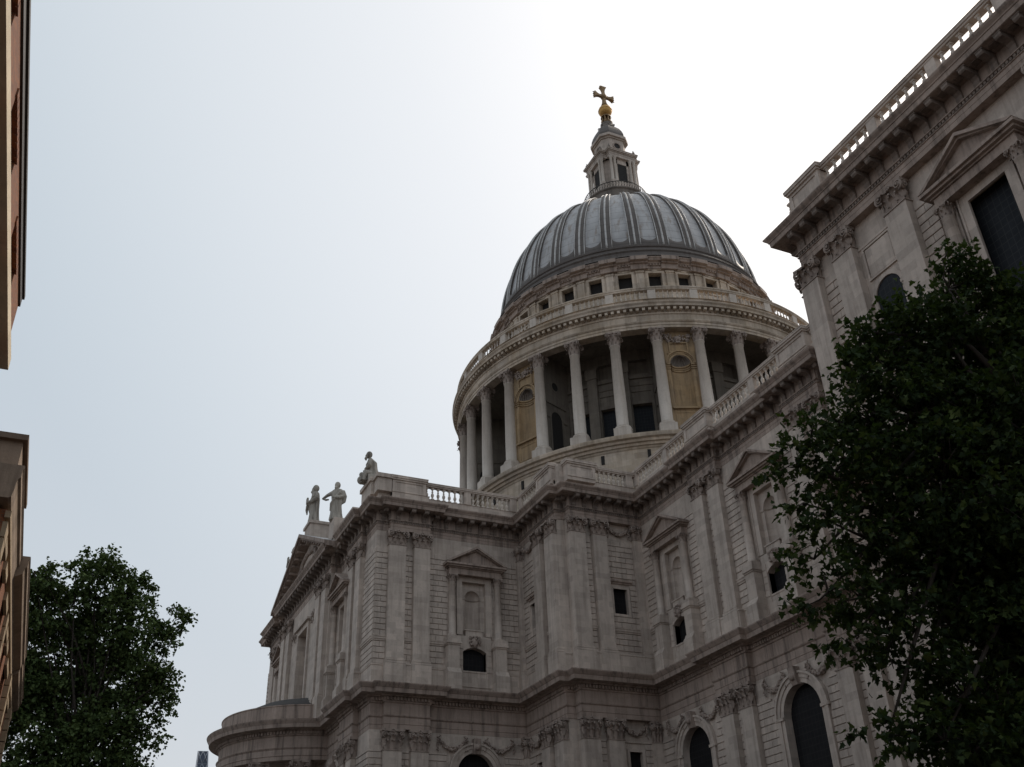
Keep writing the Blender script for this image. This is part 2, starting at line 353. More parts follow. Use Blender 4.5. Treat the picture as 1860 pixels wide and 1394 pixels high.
def wallplane(mb, a0, a1, z0, z1, holes, th=.9):
    """thick wall with rectangular holes (a0,a1,z0,z1)"""
    xs = sorted({a0, a1}|{min(max(h[i], a0), a1) for h in holes for i in (0, 1)}); zs = sorted({z0, z1}|{min(max(h[i], z0), z1) for h in holes for i in (2, 3)})
    for i in range(len(xs)-1):
        for j in range(len(zs)-1):
            cx, cz = (xs[i]+xs[i+1])/2, (zs[j]+zs[j+1])/2
            if any(h[0] < cx < h[1] and h[2] < cz < h[3] for h in holes): continue
            mb.add([(xs[i], 0, zs[j]), (xs[i+1], 0, zs[j]), (xs[i+1], 0, zs[j+1]), (xs[i], 0, zs[j+1])], [(0, 1, 2, 3)])
    for h in holes:
        if len(h) > 6: continue
        x0, x1, y0, y1 = h[:4]
        mb.add([(x0, 0, y0), (x1, 0, y0), (x1, 0, y1), (x0, 0, y1), (x0, th, y0), (x1, th, y0), (x1, th, y1), (x0, th, y1)], [(0, 4, 5, 1), (1, 5, 6, 2), (2, 6, 7, 3), (3, 7, 4, 0)])
def blocks(mb, a0, a1, z0, z1, excl, ch=.445, bl=.92, th=.075, gap=.052, seed=0):
    n = round((z1-z0)/ch); ch = (z1-z0)/n; rr = random.Random(seed)
    for i in range(n):
        zb, zt = z0+i*ch, z0+(i+1)*ch; spans = [(a0, a1)]
        for e in excl:
            if e[2] < zt-.02 and e[3] > zb+.02:
                ns = []
                for s0, s1 in spans:
                    if e[1] <= s0 or e[0] >= s1: ns.append((s0, s1)); continue
                    if e[0] > s0: ns.append((s0, e[0]))
                    if e[1] < s1: ns.append((e[1], s1))
                spans = ns
        for s0, s1 in spans:
            L = s1-s0
            if L < .08: continue
            m = max(1, round(L/bl)); cuts = [s0]
            if m == 1: cuts = [s0, s1] if (L < .7 or i % 2) else [s0, s0+L/2, s1]
            else:
                off = (i % 2)*.5; cuts = [s0]+[s0+L*(k+off)/m+rr.uniform(-.06, .06) for k in range(0 if off else 1, m)]+[s1]
                cuts = sorted(cuts)
            for x0, x1 in zip(cuts, cuts[1:]):
                if x1-x0 > .05: mb.bev(x0+.011, x1-.011, -.01, th+rr.uniform(-.006, .006), zb+gap/2, zt-gap/2, .014)

# ------------------------------------------------------------------ swept mouldings
def sweep(mb, path, prof, closed=False):
    """path: plan points, outward = (direction x up); prof: (offset, z) list"""
    n = len(path); P = [Vector((x, y, 0)) for x, y in path]; Zv = Vector((0, 0, 1)); off = []
    for i in range(n):
        d1 = (P[i]-P[i-1]).normalized() if (i > 0 or closed) else None; d2 = (P[(i+1) % n]-P[i]).normalized() if (i < n-1 or closed) else None
        n1 = d1.cross(Zv) if d1 else d2.cross(Zv); n2 = d2.cross(Zv) if d2 else n1
        off.append((n1+n2)/(1+n1.dot(n2)))
    m = len(prof); vs = []
    for i in range(n):
        for o, z in prof: q = P[i]+off[i]*o; vs.append((q.x, q.y, z))
    fs = [(i*m+j, ((i+1) % n)*m+j, ((i+1) % n)*m+j+1, i*m+j+1) for i in range(n if closed else n-1) for j in range(m-1)]
    mb.add(vs, fs)
def along(path, step, inset=.0, maxseg=None):
    """stations along each segment: (point, direction)"""
    for (x0, y0), (x1, y1) in zip(path, path[1:]):
        p, q = Vector((x0, y0, 0)), Vector((x1, y1, 0)); L = (q-p).length
        if L < .25: continue
        d = (q-p)/L; n = max(1, round(L/step))
        for i in range(n): yield p+d*((i+.5)*L/n), d, L/n
def obox(mb, p, d, a, o0, o1, z0, z1):
    n = d.cross(Vector((0, 0, 1))); vs = []
    for z in (z0, z1):
        for s, o in ((-a, o0), (a, o0), (a, o1), (-a, o1)): q = p+d*s+n*o; vs.append((q.x, q.y, z))
    mb.add(vs, [(0, 3, 2, 1), (4, 5, 6, 7), (0, 1, 5, 4), (1, 2, 6, 5), (2, 3, 7, 6), (3, 0, 4, 7)])
def oext(mb, p, d, a, poly):
    n = d.cross(Vector((0, 0, 1))); m = len(poly); vs = []
    for s in (-a, a):
        for o, z in poly: q = p+d*s+n*o; vs.append((q.x, q.y, z))
    mb.add(vs, [(i, m+i, m+(i+1) % m, (i+1) % m) for i in range(m)]+[tuple(range(m)), tuple(range(2*m-1, m-1, -1))])

# plan of the building
XT, YT, YB, XBN, XB, YN, XC, YC = -18.95, 39.05, 26.57, -25.75, -26.2, 19.3, -58.85, 28.35
RS = .45
U = dict(z0=13.83, zc=23.2, z1=24.45)                 # upper order
L_ = dict(z0=-6.5, zc=7.6, z1=9.1)                    # lower order
FT = Fr(XT, YT, 0, -1); FBN = Fr(XT, YB, -1, 0); FBW = Fr(XB, YB, 0, -1); FN = Fr(XBN, YN, -1, 0); FC = Fr(XC, YC, -1, 0)
FNN = Fr(-XT, YT, -1, 0); FE = Fr(XC, YN, 0, 1)
# pilasters, along coordinates
PT = [(.95, 2.32), (3.02, 4.35)]
PBN = [(XT+23.45, XT+24.95-.25)]
NPAIR = [36.2, 47.7]
def npil(c): return [(c-1.72-26.2+(.0), c-.36-26.2), (c+.36-26.2, c+1.72-26.2)]
FN = Fr(-26.2, YN, -1, 0)
PN = [p for c in NPAIR for p in npil(c)]
PC = [(.1, 1.35), (2.55, 3.9), (6.3, 7.65), (15.05, 16.4)]
NF = 0
# front of the transept (north): symmetric, centre bay forward
PNN = [(XT*-1-16.2-.0+0, 0)]
def mir(x): return (-XT-x)
CB = 8.6; CBO = .85                                    # half width and projection of the centre bay
nn_pairs = [(16.05, 14.7), (13.95, 12.6)]
PNN_side = [(mir(a), mir(b)) for a, b in nn_pairs]+[(mir(-b), mir(-a)) for a, b in nn_pairs]
PNN_mid = [(mir(8.3), mir(6.95)), (mir(6.2), mir(4.85)), (mir(-4.85), mir(-6.2)), (mir(-6.95), mir(-8.3))]
# cornice paths
def upper_path(ress=True):
    r = RS
    p = [(19.0, 5.0), (19.0, YT)]
    p += [(16.2, YT), (16.2, YT+r), (12.5, YT+r), (12.5, YT), (CB, YT), (CB, YT+CBO), (-CB, YT+CBO), (-CB, YT), (-12.5, YT), (-12.5, YT+r), (-16.2, YT+r), (-16.2, YT)]
    p += [(XT, YT), (XT, YT-1.0), (XT-r, YT-1.0), (XT-r, YT-4.3), (XT, YT-4.3), (XT, YB), (XBN, YB), (XBN, YB-.72), (XB-r, YB-.72), (XB-r, YN)]
    for c in NPAIR: p += [(-(c-1.75), YN), (-(c-1.75), YN+r), (-(c+1.75), YN+r), (-(c+1.75), YN)]
    p += [(-59.35, YN), (-59.35, YC+r), (-100, YC+r)]
    return p
PATH = upper_path()
# the upper entablature
mb = MB()
sweep(mb, PATH, [(-.6, 24.45), (.02, 24.45), (.02, 24.72), (.04, 24.74), (.04, 24.98), (.10, 25.0), (.10, 25.04)])
sweep(mb, PATH, [(.04, 25.04), (.04, 25.2), (.16, 25.22), (.16, 25.27), (.02, 25.29), (.02, 26.08), (.2, 26.1), (.92, 26.12), (.92, 26.14), (.95, 26.14), (.98, 26.40), (1.02, 26.41), (1.04, 26.47), (1.16, 26.6), (1.2, 26.68), (1.2, 26.73), (-.6, 26.80), (-.6, 24.45)])
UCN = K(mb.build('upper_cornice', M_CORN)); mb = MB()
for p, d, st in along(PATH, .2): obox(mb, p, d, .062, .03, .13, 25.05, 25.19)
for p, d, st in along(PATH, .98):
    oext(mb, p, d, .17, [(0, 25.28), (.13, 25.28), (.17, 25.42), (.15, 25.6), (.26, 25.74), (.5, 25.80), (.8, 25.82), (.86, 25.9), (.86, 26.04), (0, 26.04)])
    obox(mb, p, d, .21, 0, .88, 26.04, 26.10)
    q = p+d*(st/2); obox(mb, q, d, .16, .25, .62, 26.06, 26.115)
mb.build('modillion_row', M_SOOT_SHADE, UCN)
# the lower entablature
def lower_path():
    r = RS
    p = [(19.0, 5.0), (19.0, YT)]
    p += [(16.2, YT), (16.2, YT+r), (12.5, YT+r), (12.5, YT), (-12.5, YT), (-12.5, YT+r), (-16.2, YT+r), (-16.2, YT)]
    p += [(XT, YT), (XT, YT-.95), (XT-r, YT-.95), (XT-r, YT-4.4), (XT, YT-4.4), (XT, YB), (XBN, YB), (XBN, YB-.72), (XB-r, YB-.72), (XB-r, YN)]
    for c in NPAIR: p += [(-(c-1.9), YN), (-(c-1.9), YN+r), (-(c+1.9), YN+r), (-(c+1.9), YN)]
    p += [(-59.35, YN), (-59.35, YC+r), (-100, YC+r)]
    return p
LP = lower_path()
LOWPROF = [(-.6, 9.1), (.02, 9.1), (.02, 9.42), (.05, 9.44), (.05, 9.9), (.14, 9.98), (.16, 10.04), (.02, 10.06), (.02, 10.92), (.1, 10.95), (.12, 11.04), (.12, 11.3), (.34, 11.34), (.38, 11.42), (.98, 11.45), (1.02, 11.75), (1.06, 11.78), (1.2, 11.98), (1.24, 12.05), (1.24, 12.12), (-.3, 12.3), (-.6, 9.1)]
mb = MB(); sweep(mb, LP, LOWPROF)
for p, d, st in along(LP, .26): obox(mb, p, d, .075, .1, .28, 11.08, 11.3)
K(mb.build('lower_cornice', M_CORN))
# plinth course and pilaster base line above the lower cornice
mb = MB(); sweep(mb, LP, [(.06, 12.1), (.06, 13.7), (.10, 13.72), (.10, 13.83), (-.1, 13.9)])
K(mb.build('plinth_course', M_ST))
mb = MB(); sweep(mb, PATH, [(-.05, 26.7), (-.05, 27.8), (.0, 27.82), (-.5, 27.85), (-.5, 26.7)])
K(mb.build('parapet_plinth', M_ST))

# ------------------------------------------------------------------ facade pieces
def col_small(r, h):
    mb = MB(); mb.box(-r*1.35, r*1.35, -r*1.35, r*1.35, 0, .1)
    mb.lathe([(r*1.3, .1), (r*1.35, .15), (r*1.3, .2), (r*1.08, .24), (r*1.15, .3), (r, .34), (r*.99, h*.4), (r*.86, h), (r*.95, h+.02), (r*.95, h+.06)], 18)
    return mb
def bigwin(F, c, small=True, large=False, extra=0):
    """blind window: columns on pedestals, pediment, arched niche, small window below"""
    root = K(MB().wb(-1.42, -1.0, 0, .14, 16.6, 21.5).wb(1.0, 1.42, 0, .14, 16.6, 21.5).wb(-1.0, 1.0, 0, .14, 20.95, 21.5)
             .wb(-1.5, -1.42, 0, .2, 16.6, 21.5).wb(1.42, 1.5, 0, .2, 16.6, 21.5).build('niche_window', M_ST, None, F.p(c, 0, 0), F.rz))
    if not large:
        mb = MB(); D = .24
        mb.wb(-1.0, 1.0, -D-.3, -D, 16.3, 16.45)
        # niche panel with arched recess
        for x0, x1 in ((-1.0, -.66), (.66, 1.0)): mb.wb(x0, x1, -D-.05, -D, 16.4, 20.95)
        mb.wb(-.66, .66, -D-.05, -D, 16.4, 17.0)
        spandrel(mb, 0, .66, 19.72, -.66, .66, 20.95, -D-.05, -D)
        mb.wb(-1.0, -.64, -D, -D+.05, 19.58, 19.74); mb.wb(.64, 1.0, -D, -D+.05, 19.58, 19.74)
        n = 10; vs = []; fs = []
        for i in range(n+1):
            t = math.pi*i/n
            for z in (17.0, 19.72): vs.append((-.66*math.cos(t), D+.04+.45*math.sin(t), z))
        fs = [(2*i, 2*i+2, 2*i+3, 2*i+1) for i in range(n)]; mb.add(vs, fs, True)
        vs = []; m = 6
        for j in range(m+1):
            e = math.pi/2*j/m
            for i in range(n+1):
                t = math.pi*i/n; vs.append((-.66*math.cos(t)*math.cos(e), D+.04+.45*math.sin(t)*math.cos(e), 19.72+.66*math.sin(e)))
        mb.add(vs, [(j*(n+1)+i, j*(n+1)+i+1, (j+1)*(n+1)+i+1, (j+1)*(n+1)+i) for j in range(m) for i in range(n)], True)
        mb.add([(-.66*math.cos(math.pi*i/n), D+.04+.45*math.sin(math.pi*i/n), 19.62) for i in range(n+1)]+[(-.6*math.cos(math.pi*i/n), D+.0+.4*math.sin(math.pi*i/n), 19.68) for i in range(n+1)], [(i, i+1, n+2+i, n+1+i) for i in range(n)])
        mb.wb(-.72, .72, -.2, .10, 16.5, 17.02); mb.wb(-.8, .8, -.2, .16, 16.98, 17.06)
        mb.build('niche', M_ST, root)
    else:
        g = MB().add([(-1.25, .42, 12.9), (1.25, .42, 12.9), (1.25, .42, 21.25), (-1.25, .42, 21.25)], [(0, 1, 2, 3)]).build('window_glass', M_GL2, root)
        mb = MB()
        for x0, x1, z0, z1, o in ((-1.5, -1.25, 13, 21.25, .1), (1.25, 1.5, 13, 21.25, .1), (-1.5, 1.5, 21.25, 21.5, .1)): mb.wb(x0, x1, -.42, o, z0, z1)
        mb.build('window_frame', M_TANST, root)
    # columns and pedestals
    cs = col_small(.29, 4.42).mesh('column', M_ST); cc = cap_round(.25, .68, 8).mesh('column_capital', M_CARV)
    pm = MB().wb(-.46, .46, 0, .78, 13.75, 15.55).wb(-.52, .52, 0, .84, 15.55, 15.66).wb(-.58, .58, 0, .92, 15.66, 15.82).wb(-.54, .54, 0, .87, 15.82, 16.2)
    pm.ext([(0, 12.0), (1.02, 12.0), (1.02, 13.4), (.9, 13.55), (.79, 13.78), (0, 13.78)], -.56, .56)
    pm = pm.mesh('pedestal', M_ST)
    for sg in (-1, 1):
        link('column', cs, root, (sg*1.96, -.34, 16.2)); link('column_capital', cc, root, (sg*1.96, -.34, 20.66)); link('pedestal', pm, root, (sg*1.98, 0, 0))
        if sg: MB().wb(-.3, .3, 0, .12, 16.2, 21.3).build('pilaster_strip', M_ST, root, (sg*1.96, 0, 0))
    mb = MB()
    mb.wb(-2.28, 2.28, 0, .62, 21.36, 21.6); mb.wb(-2.24, 2.24, 0, .58, 21.6, 21.86); mb.wb(-2.34, 2.34, 0, .68, 21.86, 21.95)
    mb.wb(-2.5, 2.5, 0, .84, 21.95, 22.08); mb.wb(-2.64, 2.64, 0, .98, 22.08, 22.24)
    hx, z0, z1 = 2.64, 22.25, 23.75
    mb.plate([(-hx+.35, z0), (hx-.35, z0), (0, z1-.22)], 0, .6)
    for sg in (-1, 1):
        for o, th, ins in ((1.0, .16, 0), (.84, .12, .16)):
            q = [(sg*hx, z0+.02-ins*.55), (0, z1-ins*1.1), (0, z1-ins*1.1-th*1.15), (sg*(hx-th*1.9), z0+.02-ins*.55)]
            q = [(x, max(z, z0-.002)) for x, z in q]
            mb.plate(q if sg < 0 else q[::-1], .02, o)
    mb.build('pediment', M_CORN, root)
    if small:
        mb = MB(); z0, zs, zt = 13.35, 15.3, 15.66
        for sg in (-1, 1): mb.wb(min(sg*.98, sg*1.42), max(sg*.98, sg*1.42), -.45, .12, 12.6, 15.75)
        mb.wb(-.98, .98, -.45, .12, 12.6, z0)
        n = 10; rr_ = (.98**2+.36**2)/(2*.36); zc_ = zt-rr_; a_ = math.asin(.98/rr_)
        pts = [(rr_*math.sin(-a_+2*a_*i/n), zc_+rr_*math.cos(-a_+2*a_*i/n)) for i in range(n+1)]
        for (x0, y0), (x1, y1) in zip(pts, pts[1:]): mb.plate([(x0, y0), (x1, y1), (x1, 16.55), (x0, 16.55)], -.45, .12)
        mb.wb(-1.42, -.98, -.3, .12, 15.75, 16.55); mb.wb(.98, 1.42, -.3, .12, 15.75, 16.55)
        for k in range(5):
            zz = 13.75+k*.44
            for sg in (-1, 1): mb.wb(min(sg*1.0, sg*1.4), max(sg*1.0, sg*1.4), .12, .16, zz+.02, zz+.42)
        mb.build('window_surround', M_ST, root)
        MB().add([(-.98, .42, z0), (.98, .42, z0), (.98, .42, zt), (-.98, .42, zt)], [(0, 1, 2, 3)]).build('window_glass', M_GL, root)
        # cartouche
        mb = MB(); rr = random.Random(5)
        mb.ball((0, -.2, 16.05), .3, 8, 6, (1, .5, 1.2))
        for k in range(34):
            t = rr.uniform(0, 2*math.pi); q = rr.uniform(.18, .5); mb.ball((q*math.cos(t), -.16-rr.uniform(0, .14), 16.1+q*.85*math.sin(t)), rr.uniform(.05, .11), 6, 4)
        for sg in (-1, 1): volute(mb, Vector((sg*.36, -.22, 16.42)), Vector((0, -1, 0)), Vector((sg, 0, 0)), .15, .06)
        mb.build('cartouche', M_CARV, root)
    return root
def sqwin(F, c, z0, z1, hw, hood=True):
    root = K(MB().wb(-hw-.2, -hw, -.3, .09, z0-.2, z1+.2).wb(hw, hw+.2, -.3, .09, z0-.2, z1+.2).wb(-hw, hw, -.3, .09, z1, z1+.2).wb(-hw, hw, -.3, .09, z0-.2, z0).build('window', M_ST, None, F.p(c, 0, 0), F.rz))
    MB().add([(-hw, .3, z0), (hw, .3, z0), (hw, .3, z1), (-hw, .3, z1)], [(0, 1, 2, 3)]).build('window_glass', M_GL, root)
    if hood: MB().wb(-hw-.45, hw+.45, 0, .1, z1+.4, z1+.55).wb(-hw-.5, hw+.5, 0, .2, z1+.55, z1+.68).build('hood', M_CORN, root)
    return root
def archwin(F, c, r, zs, zb, bottom_ledge=True):
    """round-headed window of the lower storey with archivolt, keystone and ears"""
    mb = MB()
    for sg in (-1, 1):
        mb.wb(min(sg*r, sg*(r+.3)), max(sg*r, sg*(r+.3)), -.5, .12, zb, zs); mb.wb(min(sg*(r+.3), sg*(r+.62)), max(sg*(r+.3), sg*(r+.62)), -.1, .2, zb, zs)
        mb.wb(min(sg*(r-.0), sg*(r+.75)), max(sg*(r), sg*(r+.75)), 0, .24, zs-.06, zs+.12)
    archband(mb, 0, r, r+.3, zs, -.5, .12); archband(mb, 0, r+.3, r+.56, zs, -.1, .18); archband(mb, 0, r+.56, r+.7, zs, -.1, .27)
    root = K(mb.build('arched_window', M_ST, None, F.p(c, 0, 0), F.rz))
    MB().plate(archpoly(0, r, zs, zb), -.5, -.45).build('window_glass', M_GL, root)
    MB().ext([(0, zs+r+.95), (0, zs+r-.12), (.3, zs+r-.12), (.48, zs+r+.3), (.42, zs+r+.6), (.5, zs+r+.95)], -.28, .28).ball((0, -.42, zs+r+.35), .25, 8, 6).build('keystone', M_CARV, root)
    mb = MB(); mb.wb(-r-.75, r+.75, -.1, .3, zb-.28, zb); mb.wb(-r-.6, r+.6, -.1, .2, zb-.5, zb-.28); mb.build('sill', M_ST, root)
    return root
def garland(F, a0, a1, ztop, sag, seed, o=.1, n=46):
    rr = random.Random(seed); mb = MB(); c = (a0+a1)/2; hw = (a1-a0)/2
    for k in range(n):
        t = -1+2*(k+.5)/n; z = ztop-sag*(1-t*t)
        for q in range(3):
            mb.ball((t*hw+rr.uniform(-.05, .05), -o-rr.uniform(.0, .14), z+rr.uniform(-.13, .13)), rr.uniform(.05, .1)*(1.2-.4*abs(t)), 5, 4)
    for sg in (-1, 1):
        for k in range(12): mb.ball((sg*hw+rr.uniform(-.09, .09), -o-rr.uniform(0, .12), ztop-.1-k*.07+rr.uniform(-.03, .03)), rr.uniform(.06, .1)*(1-.03*k), 5, 4)
        mb.tube([(sg*hw, -o, ztop), (sg*(hw-.25), -o-.08, ztop+.16), (sg*(hw-.1), -o-.1, ztop+.22)], [.05, .04, .02], 5)
    return K(mb.build('garland', M_CARV, None, F.p(c, 0, 0), F.rz))
def facade(F, length, holes, pil, zlow=GZ, lo=True, up=True, seed=1, z_split=12.2, name='rusticated_wall', pilhalf=.0, top=24.5, start=0.):
    mb = MB(); wallplane(mb, start, length, zlow, top, holes, .7)
    ex = [(h[0]-h[4] if len(h) > 4 else h[0], h[1]+h[4] if len(h) > 4 else h[1], h[2]-.1, h[3]+(h[5] if len(h) > 5 else 0)) for h in holes]
    pu = [(a, b, 13, 30) for a, b in pil]; pl = [(a, b, -20, 12) for a, b in pil]
    if up:
        blocks(mb, 0, length, 14.18, 15.52, ex+pu, seed=seed); blocks(mb, 0, length, 15.95, 23.0, ex+pu, seed=seed+1)
    if lo: blocks(mb, 0, length, -4.0, 7.55, ex+pl, seed=seed+2, bl=1.05)
    # string mouldings
    segs = [(start, length)]
    for h in sorted(pil):
        segs = [s for q in segs for s in ((q[0], min(q[1], h[0])), (max(q[0], h[1]), q[1])) if s[1]-s[0] > .05] if True else segs
    for a, b in segs:
        for s0, s1 in cutspan(a, b, ex, 15.5, 15.95):
            mb.wb(s0, s1, -.05, .1, 15.55, 15.68); mb.wb(s0, s1, -.05, .16, 15.68, 15.85); mb.wb(s0, s1, -.05, .2, 15.85, 15.93)
        for s0, s1 in cutspan(a, b, ex, 13.83, 14.16):
            mb.wb(s0, s1, -.05, .12, 13.83, 14.0); mb.wb(s0, s1, -.05, .07, 14.0, 14.15)
        for s0, s1 in cutspan(a, b, ex, 7.5, 7.7): mb.wb(s0, s1, -.05, .1, 7.56, 7.68)
    return K(mb.build(name, M_ST, None, F.p(0, 0, 0), F.rz))
def cutspan(a, b, ex, z0, z1):
    sp = [(a, b)]
    for e in ex:
        if e[2] < z1 and e[3] > z0:
            sp = [s for q in sp for s in (((q[0], min(q[1], e[0])), (max(q[0], e[1]), q[1]))) if s[1]-s[0] > .04]
    return sp
def winholes(c, half=.98, r=1.47, zs=6.42, zb=3.6, large=False):
    """holes for a bay: (a0,a1,z0,z1,extra side exclusion, extra top)"""
    if large: return [(c-1.25, c+1.25, 12.9, 21.3, 1.2, 2.5), (c-r, c+r, zb, zs+r*.0+.001, .62, .0), ]
    return [(c-half, c+half, 13.35, 15.66, .44, .95), (c-1.0, c+1.0, 16.45, 20.95, .5, .6), (c-r, c+r, zb, zs+.001, .64, 0), (c-r*.72, c+r*.72, zs, zs+r*.72, .6+r*.28, 0.0)]
def arch_excl(c, r, zs): return [(c-math.sqrt(max(0, (r+.7)**2-q*q)), c+math.sqrt(max(0, (r+.7)**2-q*q)), zs+q-.02, zs+q+.4) for q in (0, .4, .8, 1.2, 1.6, 2.0) if q < r+.7]
def bay(F, c, r=1.47, zs=6.42, zb=3.6, large=False):
    bigwin(F, c, small=not large, large=large); archwin(F, c, r, zs, zb)
# transept, west face
def dofac(F, length, bays, pil, seed, extra=[], **kw):
    holes = []; ex = list(extra)
    for c, r, zs, zb, lg in bays:
        holes += [(c-r, c+r, zb, zs, .62, 0., 1)]
        for i in range(6):      # stepped hole behind the arch ring
            q = i/6; hw = r*math.sqrt(max(0, 1-(i/6)**2))+.03
            if hw > .15: holes.append((c-hw, c+hw, zs+q*r, zs+(i+1)/6*r, r+.72-hw if i < 5 else r, 0, 1))
        if lg: holes.append((c-1.25, c+1.25, 13.0, 21.3, 1.35, 1.6))
        else: holes += [(c-.98, c+.98, 13.35, 15.66, .44, .9), (c-1.0, c+1.0, 16.45, 20.95, .5, .6)]
        ex += [(c-2.56, c-1.4, 12, 16.2), (c+1.4, c+2.56, 12, 16.2)]
    hx = holes+[(e[0], e[1], e[2], e[3]) for e in []]
    o = facade2(F, length, holes, ex, pil, seed, **kw)
    for c, r, zs, zb, lg in bays: bay(F, c, r, zs, zb, lg)
    return o
def facade2(F, length, holes, ex, pil, seed, **kw):
    global _extra; _extra = ex
    return facade(F, length, holes, pil, seed=seed, **kw)
_extra = []
_old = blocks
def blocks(mb, a0, a1, z0, z1, excl, **k): _old(mb, a0, a1, z0, z1, excl+[(e[0], e[1], e[2], e[3]) for e in _extra], **k)

ZS = 6.35
# T: west face of the transept
dofac(FT, YT-YB+.02, [(YT-30.85, 1.47, ZS, 3.5, False)], PT+[(YT-26.95, YT-YB)], 11)
for a, b in PT: pilaster(FT, a, b, 0, RS, **U); pilaster(FT, a, b, 0, RS, **L_, comp=False)
pilaster(FT, YT-26.95, YT-26.6, 0, .4, **U); pilaster(FT, YT-26.95, YT-26.6, 0, .4, **L_, comp=False)
garland(FT, YT-33.9, YT-31.6, 8.75, .75, 1); garland(FT, YT-30.1, YT-27.8, 8.75, .75, 2)
# bastion, north face
LBN = XT-XBN
_extra = []
facade(FBN, LBN, [(1.75, 2.75, 17.0, 19.0, .25, .75), (1.8, 2.7, 5.0, 6.95, .25, .3)], [(0, .45), (3.3, 4.6), (5.35, LBN)], seed=21)
pilaster(FBN, .0, .5, 0, .35, **U); pilaster(FBN, 3.3, 4.6, 0, RS, **U); pilaster(FBN, 5.4, LBN-.02, 0, RS-.02, **U)
pilaster(FBN, .0, .5, 0, .35, **L_, comp=False); pilaster(FBN, 3.3, 4.6, 0, RS, **L_, comp=False); pilaster(FBN, 5.4, LBN-.02, 0, RS-.02, **L_, comp=False)
sqwin(FBN, 2.25, 17.0, 19.0, .6); sqwin(FBN, 2.25, 5.0, 6.95, .55, False); garland(FBN, .9, 2.9, 24.1, .5, 3); garland(FBN, .9, 2.9, 8.8, .6, 4)
# notch at the bastion's corner, then west face
MB().box(XB, XBN, YB-.72, YB-.5, 0, 1)
K(MB().box(XB+.04, XBN+.3, YB-1.6, YB-.77, GZ, 24.5).box(XBN+.03, XBN+.5, YB-.9, YB-.06, GZ, 24.5).build('corner_pier', M_ST))
LBW = YB-YN
facade(FBW, LBW, [(YB-22.2, YB-20.95, 17.05, 19.05, .25, .75), (YB-22.0, YB-20.95, 4.9, 6.95, .25, .3)], [(.0, 2.1), (2.7, 4.05), (YB-19.95, LBW)], seed=31, start=.74)
for z in (U, dict(L_, comp=False)):
    pilaster(FBW, .74, 2.08, 0, RS, **z); pilaster(FBW, 2.75, 4.0, 0, RS, **z); pilaster(FBW, YB-20.1, LBW-.02, 0, .38, **z)
sqwin(FBW, YB-21.57, 17.05, 19.05, .62); sqwin(FBW, YB-21.5, 4.9, 6.95, .52, False); garland(FBW, YB-22.3, YB-20.4, 24.1, .5, 5); garland(FBW, YB-22.4, YB-20.5, 8.8, .6, 6)
# nave
dofac(FN, 33.0, [(4.5, 1.7, 6.2, 1.2, False), (15.95, 1.75, 6.2, 1.2, False), (27.4, 1.75, 6.2, 1.2, False)], PN, 41)
for a, b in PN: pilaster(FN, a, b, 0, RS, **U); pilaster(FN, a, b, 0, RS, **L_, comp=False)
for c in (4.5, 15.95, 27.4): garland(FN, c-3.2, c-1.1, 8.8, .75, int(c)); garland(FN, c+1.1, c+3.2, 8.8, .75, int(c)+1)
# chapel
_extra = []
dofac(FC, 30, [(11.35, 1.75, 6.2, 1.2, True)], PC, 51, extra=[(3.9, 6.3, 14.3, 23)])
for a, b in PC: pilaster(FC, a, b, 0, RS, **U); pilaster(FC, a, b, 0, RS, **L_, comp=False)
_extra = []
r_ = K(MB().wb(-.8, .8, 0, .05, 21.15, 22.75).wb(-.95, -.85, 0, .09, 21.0, 22.9).wb(.85, .95, 0, .09, 21.0, 22.9).wb(-.85, .85, 0, .09, 22.8, 22.9).wb(-.85, .85, 0, .09, 21.0, 21.1).wb(-1.15, 1.15, 0, .06, 22.98, 23.1).build('stone_panel', M_ST, None, FC.p(5.1, 0, 0), FC.rz))
mb = MB(); archband(mb, 0, .8, 1.02, 19.85, 0, .1); mb.wb(-1.02, -.8, 0, .1, 14.2, 19.85).wb(.8, 1.02, 0, .1, 14.2, 19.85).wb(-1.15, -.78, 0, .14, 19.75, 19.9).wb(.78, 1.15, 0, .14, 19.75, 19.9)
r_ = K(mb.build('arched_window', M_ST, None, FC.p(5.1, 0, 0), FC.rz)); MB().plate(archpoly(0, .8, 19.85, 14.5), .004, .03).build('window_glass', M_GL2, r_)
# chapel, east side
mb = MB(); wallplane(mb, 0, YC-YN, GZ, 24.5, []); _old(mb, 0, YC-YN, 14.18, 23.0, [], seed=61); K(mb.build('rusticated_wall', M_ST, None, FE.p(0, 0, 0), FE.rz))
pilaster(FE, YC-YN-1.3, YC-YN-.05, 0, RS-.03, **U)
# transept, north front
FNN = Fr(-XT, YT, -1, 0); FNM = Fr(-XT, YT+CBO, -1, 0)
LN = -2*XT; cN = -XT
dofac(FNN, LN, [(cN-10.55, 1.47, ZS, 3.5, False), (cN+10.55, 1.47, ZS, 3.5, False)], PNN_side+[(cN-CB, cN+CB)], 71)
for a, b in PNN_side: pilaster(FNN, a, b, 0, RS, **U); pilaster(FNN, a, b, 0, RS, **L_, comp=False)
mb = MB(); mb.wb(cN-CB, cN-1.7, -.4, CBO, 12.2, 24.5).wb(cN+1.7, cN+CB, -.4, CBO, 12.2, 24.5).wb(cN-1.7, cN+1.7, -.4, CBO, 21.8, 24.5).wb(cN-1.7, cN+1.7, -.4, CBO, 12.2, 14)
K(mb.build('centre_bay_wall', M_ST, None, FNN.p(0, 0, 0), FNN.rz))
for a, b in PNN_mid: pilaster(FNN, a, b, CBO, .35, **U)
